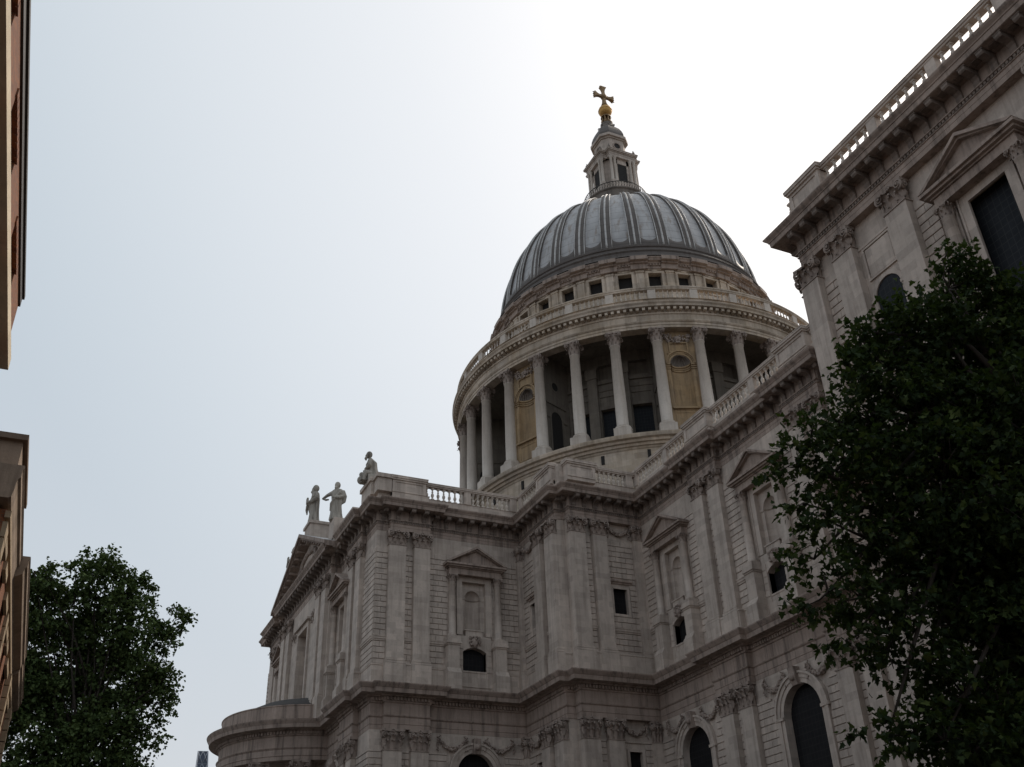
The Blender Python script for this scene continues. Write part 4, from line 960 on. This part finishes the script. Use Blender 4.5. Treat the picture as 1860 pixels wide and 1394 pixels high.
for q in range(4):
    a = q*math.pi/2
    for y in (-1.85, -1.25, 1.25, 1.85): link('lantern_column', cm, LN_, (2.8*math.cos(a)-y*math.sin(a), 2.8*math.sin(a)+y*math.cos(a), 88.5))
    link('lantern_window', wm, LN_, (2.52*math.cos(a), 2.52*math.sin(a), 88.6), a)
    o = MB().plate([(.5*math.cos(2*math.pi*i/20), 96.4+.5*math.sin(2*math.pi*i/20)) for i in range(20)], 0, .02).build('oculus', M_VOID, LN_, (1.95*math.cos(a), 1.95*math.sin(a), 0), a+math.pi/2)
    m3 = MB(); archband(m3, 0, .5, .68, 96.4, 0, .1, 20, (0, 2*math.pi)); m3.build('oculus_frame', M_CARV, LN_, (1.95*math.cos(a), 1.95*math.sin(a), 0), a+math.pi/2)
    for s_ in (-1, 1):
        px, py = 2.9*math.cos(a)-s_*2.0*math.sin(a), 2.9*math.sin(a)+s_*2.0*math.cos(a)
        MB().lathe([(.16, 0), (.16, .2), (.08, .26), (.22, .5), (.2, .62), (.07, .75), (.1, .85), (.02, 1.1)], 10, (px, py, 94.3)).build('urn', M_DARKST, LN_)
mb = MB()
for i in range(8):
    pass
vs = []; lv = [(2.25, 98.45), (2.2, 99.1), (2.0, 99.8), (1.7, 100.5), (1.3, 101.1), (.95, 101.4)]
for r, z in lv:
    for x, y in [(1, .55), (.55, 1), (-.55, 1), (-1, .55), (-1, -.55), (-.55, -1), (.55, -1), (1, -.55)]: vs.append((x*r, y*r, z))
mb.add(vs, [(j*8+i, j*8+(i+1) % 8, (j+1)*8+(i+1) % 8, (j+1)*8+i) for j in range(5) for i in range(8)])
KU(mb.build('lantern_roof', M_BRL))
mb = MB(); mb.lathe([(1.2, 101.1), (1.3, 101.25), (1.25, 101.4), (1.0, 101.8), (.88, 102.2), (.95, 102.45), (.5, 102.6)], 24)
for i in range(8): az = 45*i+22; volute(mb, Vector(polar(1.12, az, 101.6)), Vector((-math.sin(R_(az)), math.cos(R_(az)), 0)), Vector(polar(1, az)), .28, .08)
KU(mb.build('cone_base', M_DARKST))
mb = MB(); mb.lathe([(.35, 102.4), (.3, 103.2), (.35, 104.1)], 12); mb.lathe([(.8, 103.9), (.75, 104.1), (.5, 104.3), (.45, 104.45)], 20)
for i in range(8):
    az = 45*i; mb.tube([polar(.74, az, 102.5), polar(.8, az, 102.8), polar(.6, az, 103.2), polar(.64, az, 103.6), polar(.66, az, 103.95)], [.12, .15, .09, .11, .1], 6)
KU(mb.build('gilded_pedestal', M_GOLD2))
mb = MB(); mb.ball((0, 0, 105.35), 1.02, 32, 20); mb.lathe([(1.03, 105.3), (1.07, 105.35), (1.03, 105.42)], 32); mb.lathe([(.5, 106.2), (.55, 106.35), (.3, 106.5), (.25, 106.8)], 16)
KU(mb.build('ball', M_GOLD))
mb = MB()
def arm(p0, d, L):
    d = Vector(d); s_ = Vector((1, 0, 0)); t_ = d.cross(s_); P = Vector(p0); pts = [(.24, .14), (.19, .5*L), (.25, .72*L), (.42, .9*L), (.52, L), (.2, L+.02)]
    vs = [];
    for w_, l in pts:
        for a, b in ((-1, -1), (1, -1), (1, 1), (-1, 1)): vs.append(P+d*l+t_*(w_*a)+s_*(min(w_, .3)*b))
    mb.add(vs, [(4*i+j, 4*i+(j+1) % 4, 4*i+4+(j+1) % 4, 4*i+4+j) for i in range(5) for j in range(4)]+[(20, 21, 22, 23)])
    for a in (-1, 1): mb.tube([P+d*(L-.12)+t_*(.36*a), P+d*(L+.1)+t_*(.5*a), P+d*(L+.26)+t_*(.46*a)], [.12, .08, .03], 6)
    mb.tube([P+d*L, P+d*(L+.25)], [.13, .04], 6)
X0 = (0, 0, 108.45); arm(X0, (0, 1, 0), 1.6); arm(X0, (0, -1, 0), 1.6); arm(X0, (0, 0, 1), 2.0); mb.ball(X0, .5, 12, 8)
mb.tube([(0, 0, 106.3), (0, 0, 107.0), (0, 0, 107.7), (0, 0, 108.4)], [.6, .38, .3, .3], 10)
for i in range(8): az = 45*i; mb.tube([(0, 0, 107.0), polar(.35, az, 106.8), polar(.5, az, 106.55)], [.1, .12, .04], 5)
KU(mb.build('cross', M_GOLD2))

# ------------------------------------------------------------------ statues
def robed(name, label, loc, rz, seated=False, arms='book', H=3.5, scale=1):
    mb = MB(); s = H/3.5
    if not seated:
        prof = [(0, .62, .5), (.1, .6, .5), (.6, .5, .42), (1.3, .47, .38), (1.9, .46, .36), (2.3, .5, .36), (2.6, .52, .34), (2.82, .5, .3), (2.93, .3, .22), (3.0, .13, .14), (3.08, .12, .13)]
        nx = 28; vs = []
        for z, a, b in prof:
            for i in range(nx):
                t = 2*math.pi*i/nx; f = 1+(.07*math.sin(7*t+z*1.5)+.05*math.sin(11*t-z))*(1 if z < 2.4 else .3); vs.append((a*f*math.cos(t), b*f*math.sin(t)-.03*z*(1-z/3.5), z))
        mb.add(vs, [(j*nx+i, j*nx+(i+1) % nx, (j+1)*nx+(i+1) % nx, (j+1)*nx+i) for j in range(len(prof)-1) for i in range(nx)]+[tuple(range(nx-1, -1, -1)), tuple(range((len(prof)-1)*nx, len(prof)*nx))])
        hz = 3.28; hy = -.06
        if arms == 'book':
            mb.tube([(-.46, 0, 2.68), (-.72, -.12, 2.2), (-.66, -.5, 1.98), (-.35, -.62, 2.08)], [.2, .17, .14, .1], 10)
            mb.tube([(.46, 0, 2.68), (.66, .02, 2.2), (.5, -.36, 1.95), (.1, -.55, 2.0)], [.2, .18, .15, .1], 10)
            mb.box(-.34, .1, -.72, -.56, 1.9, 2.4)
            mb.tube([(-.66, -.5, 1.98), (-.8, -.55, 1.6), (-.76, -.5, 1.2)], [.16, .12, .05], 8)
        else:
            mb.tube([(-.44, 0, 2.68), (-.86, -.2, 2.4), (-1.12, -.42, 2.05), (-.8, -.5, 1.85), (-.52, -.5, 1.85)], [.2, .15, .12, .1, .08], 10)
            mb.tube([(-.5, -.5, 2.35), (-.85, -.5, 2.2), (-1.12, -.46, 2.02)], [.06, .06, .06], 6)
            mb.tube([(.44, 0, 2.68), (.62, .0, 2.15), (.35, -.4, 1.95), (-.15, -.5, 2.05)], [.21, .19, .15, .1], 10)
            mb.tube([(.5, .1, 2.75), (.66, .15, 2.2), (.62, .1, 1.7), (.45, .0, 1.5)], [.16, .2, .17, .1], 10)
        mb.tube([(.4, -.25, 2.5), (.05, -.42, 2.0), (-.35, -.4, 1.5), (-.5, -.2, .9)], [.1, .12, .1, .06], 8)
    else:
        mb.tube([(0, .25, .1), (0, .25, .6), (0, .15, 1.2), (0, .05, 1.75), (0, -.02, 2.05), (0, -.08, 2.3)], [.6, .55, .46, .5, .3, .14], 18)
        for sg in (-1, 1): mb.tube([(sg*.22, .1, .7), (sg*.3, -.4, .78), (sg*.3, -.55, .4), (sg*.3, -.6, 0)], [.32, .28, .25, .26], 12)
        mb.tube([(-.45, .0, 1.9), (-.6, -.25, 1.45), (-.35, -.6, 1.2)], [.2, .17, .1], 10); mb.tube([(.45, .0, 1.9), (.58, -.1, 1.4), (.3, -.5, 1.05)], [.2, .17, .1], 10)
        mb.ball((-.35, -.75, .35), .36, 12, 8, (.8, 1.0, 1.1)); mb.ball((-.3, -.72, .85), .24, 10, 8); mb.box(-.6, .6, -.2, .75, 0, .5)
        hz = 2.6; hy = -.2
    mb.ball((0, hy, hz), .25, 16, 12, (.86, 1.0, 1.22)); mb.ball((0, hy+.05, hz+.06), .29, 14, 10, (.88, .95, 1.1)); mb.ball((0, hy-.25, hz-.03), .06, 8, 6)
    mb.tube([(0, hy-.16, hz-.16), (0, hy-.26, hz-.34), (0, hy-.2, hz-.52)], [.14, .13, .05], 8)
    if arms == 'hood': mb.ball((0, hy+.08, hz), .34, 14, 10, (.95, 1, 1.15))
    o = mb.build(name, M_STAT, None, loc, rz); o.scale = (s*scale,)*3
    md = o.modifiers.new('fuse', 'REMESH'); md.mode = 'VOXEL'; md.voxel_size = .045; md.use_smooth_shade = True
    tag(o, label, 'statue', 'stone statues on the transept roofline'); return o
M_STAT = stone('statue_stone', (.36, .33, .285), (.07, .058, .048), bz=9, bl=50, jitter=0, stain=.85)
robed('statue', 'robed stone statue standing on the apex block above the pediment, leftmost', (.1, 39.75, 32.45), R_(175), arms='book', H=4.2)
robed('statue', 'stone statue with one bent elbow held out, beside the robed apex statue', (-7.8, 39.6, 29.75), R_(228), arms='elbow', H=3.7)
robed('statue', 'seated bearded stone statue on the corner parapet at the transept end', (-17.4, 39.35, 29.25), R_(165), seated=True, H=3.4)
robed('statue', 'stone statue mostly hidden beyond the far slope of the transept pediment', (8.2, 39.6, 29.75), R_(180), arms='book')
# ------------------------------------------------------------------ ground
G = MB().add([(-3000, -3000, GZ), (3000, -3000, GZ), (3000, 3000, GZ), (-3000, 3000, GZ)], [(0, 1, 2, 3)]).build('ground', simple('paving', (.075, .07, .066), .9, 0, .25, .6)); tag(G, kind='structure')

#@@STREET
# ------------------------------------------------------------------ buildings on the north side of the street
EY = CAM.z
ph_ = R_(-1.36)
class SF(Fr): pass
def SFr(lat): return Fr(CAM.x-math.sin(ph_)*lat, CAM.y+math.cos(ph_)*lat, math.cos(ph_), math.sin(ph_))
# A: brick building with a pale band under its attic
FA = SFr(3.25)
A = empty('brick_building', FA.p(0, 0, GZ), FA.rz); tag(A, 'tall red brick building with a pale stone band under the eaves', 'building')
def PA(o, par=None): o.parent = par or A; o.location.z -= 0; return o
def lb(z): return EY+z-GZ          # height above the street for a height above the eye
a0, a1 = -45, 25.7
mb = MB(); hs = []
wn = [(-38+4.25*i, -36+4.25*i) for i in range(15)]
wallh = [(x0, x1, lb(15.3), lb(16.15)) for x0, x1 in wn]
mb2 = MB(); wallplane(mb2, a0, a1, lb(14.9), lb(16.62), wallh, .35); mb2.box(a0, a1, .4, 14, lb(14.9), lb(16.62)); mb2.add([(a1, 0, lb(14.9)), (a1, 14, lb(14.9)), (a1, 14, lb(16.62)), (a1, 0, lb(16.62))], [(0, 1, 2, 3)])
PA(mb2.build('brick_wall', M_BRICK))
for x0, x1 in wn:
    o = PA(MB().box(x0, x1, .28, .33, lb(15.3), lb(16.15)).build('window', M_GL)); m3 = MB()
    for k in range(9): m3.box(x0-.1+(x1-x0+.2)*k/9+.015, x0-.1+(x1-x0+.2)*(k+1)/9-.015, -.04, .02, lb(16.16), lb(16.36))
    m3.build('lintel', M_BRICK, o)
PA(MB().box(a0, a1+.05, -.05, 14, lb(16.62), lb(17.0)).box(a0, a1+.1, -.1, 14.1, lb(16.9), lb(17.03)).build('eaves', simple('dark_fascia', (.035, .028, .025), .6)))
PA(MB().box(a0, a1+.1, -.16, 2, lb(14.62), lb(14.98)).build('stone_band', M_BAND))
PA(MB().box(a0, a1-.3, .55, 14, 0, lb(14.62)).build('lower_wall', M_BROWN))
mb = MB()
for i in range(17):
    x = a1-1.2-4.25*i; mb.box(x-.5, x+.5, .25, .6, 0, lb(14.62))
PA(mb.build('pier', M_BRICK))
# B: stone cornice building
FB = SFr(2.95)
B = empty('stone_cornice_building', FB.p(0, 0, GZ), FB.rz); tag(B, 'brown and tan stone building with a deep stepped cornice in front of the tree', 'building')
def PB(o): o.parent = B; return o
segs = [(33, 40.6, 2.67, 15.0), (40.6, 54.0, 2.39, 15.0), (54.0, 61.5, 2.40, 15.0)]
def prof_corn(lat, x0, x1, h, seg3=False):
    o = 2.95-lat; z = lb(h); mb = MB()
    if seg3: z -= .18; o -= .03
    mb.ext([(-1, z), (o-.02, z), (o, z-.08), (o-.06, z-.16), (o-.05, z-.42), (o-.1, z-.46), (o-.13, z-.5), (o-.16, z-.7), (.12, z-.85), (.08, z-1.1), (0, z-1.15), (-1, z-1.15)], x0, x1)
    return mb
for i, (x0, x1, lat, h) in enumerate(segs):
    PB(prof_corn(lat, x0-(.6 if i == 0 else .12), x1, h, i == 2).build('cornice', M_GREYC))
mb = MB(); mb.box(33.2, 38.6, .02, 12, lb(14.98), lb(16.2)); PB(mb.build('parapet', M_GREYC))
PB(MB().box(33.0, 38.75, -.12, 12, lb(16.2), lb(16.4)).build('coping', M_BROWN))
PB(MB().box(39.2, 60.5, .8, 12, lb(14.7), lb(15.1)).build('roof', M_LEADD))
PB(MB().box(46.5, 47.2, .2, .9, lb(15.0), lb(15.55)).box(46.4, 47.3, .1, 1.0, lb(15.55), lb(15.65)).build('chimney', M_BROWN))
mb = MB(); hb = []; wx = [(34.2, 35.4), (36.4, 37.6), (39.6, 41.2), (43.6, 44.8), (45.4, 46.6), (48.2, 50.4), (52.2, 53.6), (54.6, 56.8), (58.8, 59.8)]
for x0, x1 in wx:
    for zt in (12.9, 9.4, 5.9, 2.4): hb.append((x0, x1, lb(zt-2.2), lb(zt)))
wallplane(mb, 33, 61, 0, lb(13.7), hb, .4); mb.add([(33, 0, 0), (33, 12, 0), (33, 12, lb(13.7)), (33, 0, lb(13.7))], [(3, 2, 1, 0)]); mb.box(33, 61, .45, 12, 0, lb(14.8))
WB = PB(mb.build('brick_wall', M_BRICK))
for x0, x1, z0, z1 in hb:
    o = PB(MB().box(x0, x1, .36, .4, z0, z1).build('window', M_GL)); MB().box(x0-.2, x1+.2, -.22, .05, z0-.16, z0).build('sill', M_TANST, o); MB().box(x0-.12, x1+.12, -.12, .05, z1, z1+.3).build('lintel', M_TANST, o)
for x in (33, 42.2, 51.0, 57.6):
    mb = MB()
    for k in range(40):
        z = .1+k*.55; 
        if z+.5 > lb(13.7): break
        e = 0 if k % 2 else .16; mb.box(x-.02, x+.8+e, -.12-(.12 if x > 50 else 0), .03, z, z+.5)
    PB(mb.build('quoin_strip', M_TANST))
for z in (13.4, 10.2, 6.7, 3.2): PB(MB().box(33-.1, 61.1, -.16, .02, lb(z), lb(z)+.22).build('string_course', M_TANST))
# far tower with a diagonal lattice
tx, ty = 1000*math.cos(R_(-8.2)), 1000*math.sin(R_(-8.2)); th = 1000*math.tan(R_(11.36))
TW = empty('glass_tower', (CAM.x+tx, CAM.y+ty, GZ), R_(-8.2)); tag(TW, 'distant blue glass skyscraper with a lattice of white diagonals', 'skyscraper')
H_ = EY+th-GZ
mb = MB(); mb.add([(0, -22, 0), (0, 9, 0), (0, 4.3, H_), (0, -4.3, H_), (50, -22, 0), (50, 9, 0), (30, 4.3, H_), (30, -4.3, H_)], [(0, 1, 2, 3), (1, 5, 6, 2), (5, 4, 7, 6), (4, 0, 3, 7), (3, 2, 6, 7)])
o = mb.build('glass_body', simple('far_blue_glass', (.045, .065, .11), .35, 0, .3, .05)); o.parent = TW
mb = MB()
def tz(y, z): # width at height
    f = z/H_; return (-22+(17.7)*f, 9+(-4.7)*f)
for k in range(12):
    z0, z1 = H_-11*(k+1), H_-11*k; l0, r0 = tz(0, z0); l1, r1 = tz(0, z1)
    for a, b in (((l0, z0), ((l1+r1)/2, z1)), ((r0, z0), ((l1+r1)/2, z1)), ((l1, z1), ((l0+r0)/2, z0)), ((r1, z1), ((l0+r0)/2, z0))): mb.tube([(-.6, a[0], a[1]), (-.6, b[0], b[1])], .38, 4)
    mb.box(-.8, -.3, l1, r1, z1-.35, z1)
mb.tube([(-.5, tz(0, 0)[0], 0), (-.5, tz(0, H_)[0], H_)], .7, 4); mb.tube([(-.5, tz(0, 0)[1], 0), (-.5, tz(0, H_)[1], H_)], .7, 4)
o = mb.build('lattice', simple('tower_frame', (.22, .25, .30), .5)); o.parent = TW

# ------------------------------------------------------------------ trees
def foliage_mat(name, a, b, c):
    m, nt, p = newmat(name, .55)
    g = nt.nodes.new('ShaderNodeNewGeometry'); r = ramp(nt, g.outputs['Random Per Island'], [(0, a), (.55, b), (1, c)])
    f = noise(nt, worldpos(nt), .8, 3); col = mixc(nt, ramp(nt, f, [(.35, (0, 0, 0)), (.65, (.6, .6, .6))]), r, a)
    nt.links.new(col, p.inputs['Base Color']); p.inputs['Roughness'].default_value = .8; p.inputs['Specular IOR Level'].default_value = .15
    tr = nt.nodes.new('ShaderNodeBsdfTranslucent'); nt.links.new(mixc(nt, .5, col, (.10, .16, .02)), tr.inputs[0])
    mx = nt.nodes.new('ShaderNodeMixShader'); mx.inputs[0].default_value = .2; out = nt.nodes['Material Output']
    nt.links.new(p.outputs[0], mx.inputs[1]); nt.links.new(tr.outputs[0], mx.inputs[2]); nt.links.new(mx.outputs[0], out.inputs[0]); return m
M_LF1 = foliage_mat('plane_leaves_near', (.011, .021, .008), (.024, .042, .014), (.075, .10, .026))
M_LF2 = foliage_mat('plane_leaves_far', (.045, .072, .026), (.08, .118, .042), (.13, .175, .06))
M_BARK = simple('bark', (.035, .028, .022), .95, 0, .45, 2.5)
LEAF = np.array([(0, 0), (.16, .04), (.42, -.05), (.34, .18), (.52, .42), (.27, .48), (.20, .72), (0, 1.0), (-.20, .72), (-.27, .48), (-.52, .42), (-.34, .18), (-.42, -.05), (-.16, .04)])
LEAF_S = np.array([(0, 0), (.42, .05), (.45, .5), (0, 1), (-.45, .5), (-.42, .05)])
def leaves_mesh(name, pos, dirs, size, mat, shape):
    """pos: N x 3 base, dirs: N x 3 pointing along the leaf, droop and roll random"""
    n = len(pos); k = len(shape)
    d = dirs/np.linalg.norm(dirs, axis=1, keepdims=True)
    upv = rng.normal(0, .55, (n, 3))+np.array([0, 0, 1.0]); s = np.cross(d, upv); s /= np.linalg.norm(s, axis=1, keepdims=True)+1e-9; nn = np.cross(s, d)
    sz = size*rng.uniform(.6, 1.25, n)
    X = shape[:, 0][None, :, None]; Y = shape[:, 1][None, :, None]
    fold = .22*np.abs(X)*1.0-.18*Y*Y
    V = pos[:, None, :]+sz[:, None, None]*(s[:, None, :]*X+d[:, None, :]*Y+nn[:, None, :]*fold)
    V = V.reshape(-1, 3)
    half = k//2
    # two halves sharing the midrib 0 and half
    f1 = list(range(0, half+1)); f2 = [half]+list(range(half+1, k))+[0]
    me = bpy.data.meshes.new(name); me.vertices.add(n*k); me.vertices.foreach_set('co', V.astype(np.float32).ravel())
    L = len(f1)+len(f2); base = (np.arange(n)*k)[:, None]; idx = (base+np.array(f1+f2)[None, :]).ravel()
    me.loops.add(len(idx)); me.loops.foreach_set('vertex_index', idx.astype(np.int32))
    me.polygons.add(2*n); st = (np.arange(n)*L)[:, None]+np.array([0, len(f1)])[None, :]
    me.polygons.foreach_set('loop_start', st.ravel().astype(np.int32))
    me.update(calc_edges=True); me.materials.append(mat); return me
def tree(name, label, base, trunk, lobes, dens, shoots, clump, per, lsize, mat, shape, seed, cat='tree', shoot_len=.55, group='plane trees round the cathedral'):
    global rng; rng = np.random.default_rng(seed); rr = random.Random(seed)
    root = empty(name, (base[0], base[1], GZ)); tag(root, label, cat, group)
    O = Vector((base[0], base[1], GZ)); mb = MB()
    tk = [Vector(p) for p in trunk]; top = tk[-1]
    mb.tube([p-O for p, r in zip(tk, trunk)], [.42*(1-.6*i/(len(tk)-1)) for i in range(len(tk))], 12)
    P = []; D = []; mb2 = MB(); cr = clump
    for (x, y, z, r) in lobes:
        c = Vector((x, y, z)); att = tk[rr.randrange(max(1, len(tk)//2), len(tk))]; mid = att.lerp(c, .5)+Vector((rr.uniform(-.5, .5), rr.uniform(-.5, .5), rr.uniform(.0, .8)))
        pts = [att, att.lerp(mid, .5)+Vector((0, 0, .3)), mid, mid.lerp(c, .6), c]; mb2.tube([p-O for p in pts], [.1, .08, .06, .04, .02], 7)
        m = max(3, int(dens*(r/cr)**2.2))
        for _ in range(m):          # clumps of shoots, each at the end of its own twig
            v = rng.normal(size=3); v /= np.linalg.norm(v); q = r*(.35+.72*rng.uniform()**.55)
            cc = np.array(c)+v*q*np.array([1, 1, .9]); R2 = cr*rng.uniform(.45, 1.15)
            k = max(3, int(shoots*(R2/cr)**2))
            s0 = Vector(cc); m_ = c.lerp(s0, .5)+Vector((rr.uniform(-.15, .15), rr.uniform(-.15, .15), rr.uniform(.0, .2)))
            mb2.tube([c-O, m_-O, s0-O], [.028, .018, .008], 4)
            w3 = rng.normal(size=(k, 3)); w3 /= np.linalg.norm(w3, axis=1, keepdims=True)
            sp = cc+w3*(R2*rng.uniform(.1, .75, k)**.7)[:, None]*np.array([1, 1, .7])
            sd = v*.6+w3*.7+rng.normal(0, .35, (k, 3))+np.array([0, 0, .1]); sd /= np.linalg.norm(sd, axis=1, keepdims=True)
            for i in range(per):
                t = (i+.5)/per*shoot_len*rng.uniform(.6, 1.3, k)
                P.append(sp+sd*t[:, None]+np.array([0, 0, -1])*(t*t*.35)[:, None]+rng.normal(0, .05, (k, 3)))
                D.append(sd*.5+rng.normal(0, .75, (k, 3))+np.array([0, 0, -.35]))
    P = np.concatenate(P)-np.array([O.x, O.y, O.z]); D = np.concatenate(D)
    t_ = mb.build('trunk', M_BARK, root); mb2.build('limb', M_BARK, t_)
    link('crown', leaves_mesh('crown', P, D, lsize, mat, shape), root)
    return root
def at(px, py, dist):   # a world point seen towards a direction of the photo, at a horizontal distance
    d = fwd+r2*((px-930)/1825.25)-u2*((py-697)/1825.25); h = math.hypot(d.x, d.y); return CAM+d*(dist/h)
# near tree, right: lobes (px, py, distance, radius)
lob = [(1690, 470, 24, .35), (1700, 520, 24, .7), (1660, 560, 23.5, .6), (1615, 590, 23.2, .6), (1750, 560, 25, .8), (1800, 545, 25, .5), (1850, 560, 25.5, .9), (1570, 600, 22.8, .3), (1540, 610, 22.5, .3), (1600, 650, 23, .9), (1690, 640, 24, 1.2), (1780, 650, 25, 1.4), (1870, 660, 25, 1.4),
       (1545, 680, 22.8, .65), (1500, 760, 22.3, .5), (1560, 760, 22.8, .9), (1640, 750, 23, 1.2), (1740, 760, 23.5, 1.5), (1850, 790, 23, 1.6), (1450, 790, 21.8, .45), (1425, 840, 21.6, .4), (1490, 850, 22, .65), (1580, 860, 22.5, 1.0), (1690, 880, 22.4, 1.3), (1790, 910, 22.4, 1.4), (1870, 920, 23.5, 1.6),
       (1440, 910, 21.5, .35), (1480, 940, 21.6, .5), (1550, 970, 22, .8), (1640, 1000, 22.2, 1.0), (1740, 1020, 22.5, 1.2), (1840, 1050, 23, 1.5), (1455, 1010, 21.2, .38), (1480, 1070, 21, .5), (1540, 1080, 21.3, .6), (1620, 1110, 21.8, .7), (1530, 1150, 21.2, .42), (1585, 1180, 21.2, .4), (1700, 1130, 22, .6), (1780, 1150, 22.5, 1.0), (1870, 1180, 23, 1.4),
       (1660, 1200, 21.6, .4), (1730, 1260, 21.8, .7), (1800, 1290, 22, 1.1), (1880, 1330, 23, 1.4), (1590, 1330, 20.6, .25), (1640, 1320, 20.7, .35), (1690, 1340, 20.8, .5), (1740, 1370, 21, .7), (1820, 1400, 22, 1.2), (1950, 700, 26, 2.4), (2000, 1000, 26, 2.6), (2000, 1350, 25, 2.4), (1950, 560, 26, 1.3)]
NT_ = [tuple(at(a+24, b+6, d))+(r,) for a, b, d, r in lob]
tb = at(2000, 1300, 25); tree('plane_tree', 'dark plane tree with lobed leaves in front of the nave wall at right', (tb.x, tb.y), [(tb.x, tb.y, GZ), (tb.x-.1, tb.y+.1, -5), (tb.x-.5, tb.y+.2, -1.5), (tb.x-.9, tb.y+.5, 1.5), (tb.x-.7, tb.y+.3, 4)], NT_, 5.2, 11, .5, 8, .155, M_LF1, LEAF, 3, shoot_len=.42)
# far tree, left
lob = [(95, 1050, 66, 1.0), (75, 1035, 66, .7), (195, 1012, 67, .75), (185, 1045, 67, 1.1), (220, 1040, 67, .7), (150, 1050, 66.5, .9), (255, 1065, 68, 1.1), (275, 1060, 68, .55), (235, 1090, 67, 1.3), (310, 1130, 67, .8), (332, 1122, 67, .5), (325, 1160, 67, .65), (290, 1145, 67, .9),
       (100, 1110, 68, 1.7), (160, 1110, 68, 1.4), (190, 1150, 68, 1.6), (255, 1140, 67, 1.3), (290, 1200, 67, 1.3), (310, 1230, 66.5, .8), (120, 1190, 69, 1.9), (200, 1215, 69, 1.7), (260, 1235, 68, 1.5), (295, 1275, 67, .9), (150, 1260, 69, 2.1), (230, 1300, 68, 1.7), (285, 1320, 67, .8),
       (90, 1300, 69, 2.3), (180, 1350, 68, 2.2), (250, 1370, 67, 1.1), (60, 1180, 69, 1.9), (35, 1110, 69, 1.4), (120, 1440, 68, 2.8), (210, 1440, 68, 2.0), (40, 1390, 69, 2.4), (55, 1070, 68, .9), (30, 1250, 69, 2.2)]
NT_ = [tuple(at(a-13, b+5, d))+(r,) for a, b, d, r in lob]
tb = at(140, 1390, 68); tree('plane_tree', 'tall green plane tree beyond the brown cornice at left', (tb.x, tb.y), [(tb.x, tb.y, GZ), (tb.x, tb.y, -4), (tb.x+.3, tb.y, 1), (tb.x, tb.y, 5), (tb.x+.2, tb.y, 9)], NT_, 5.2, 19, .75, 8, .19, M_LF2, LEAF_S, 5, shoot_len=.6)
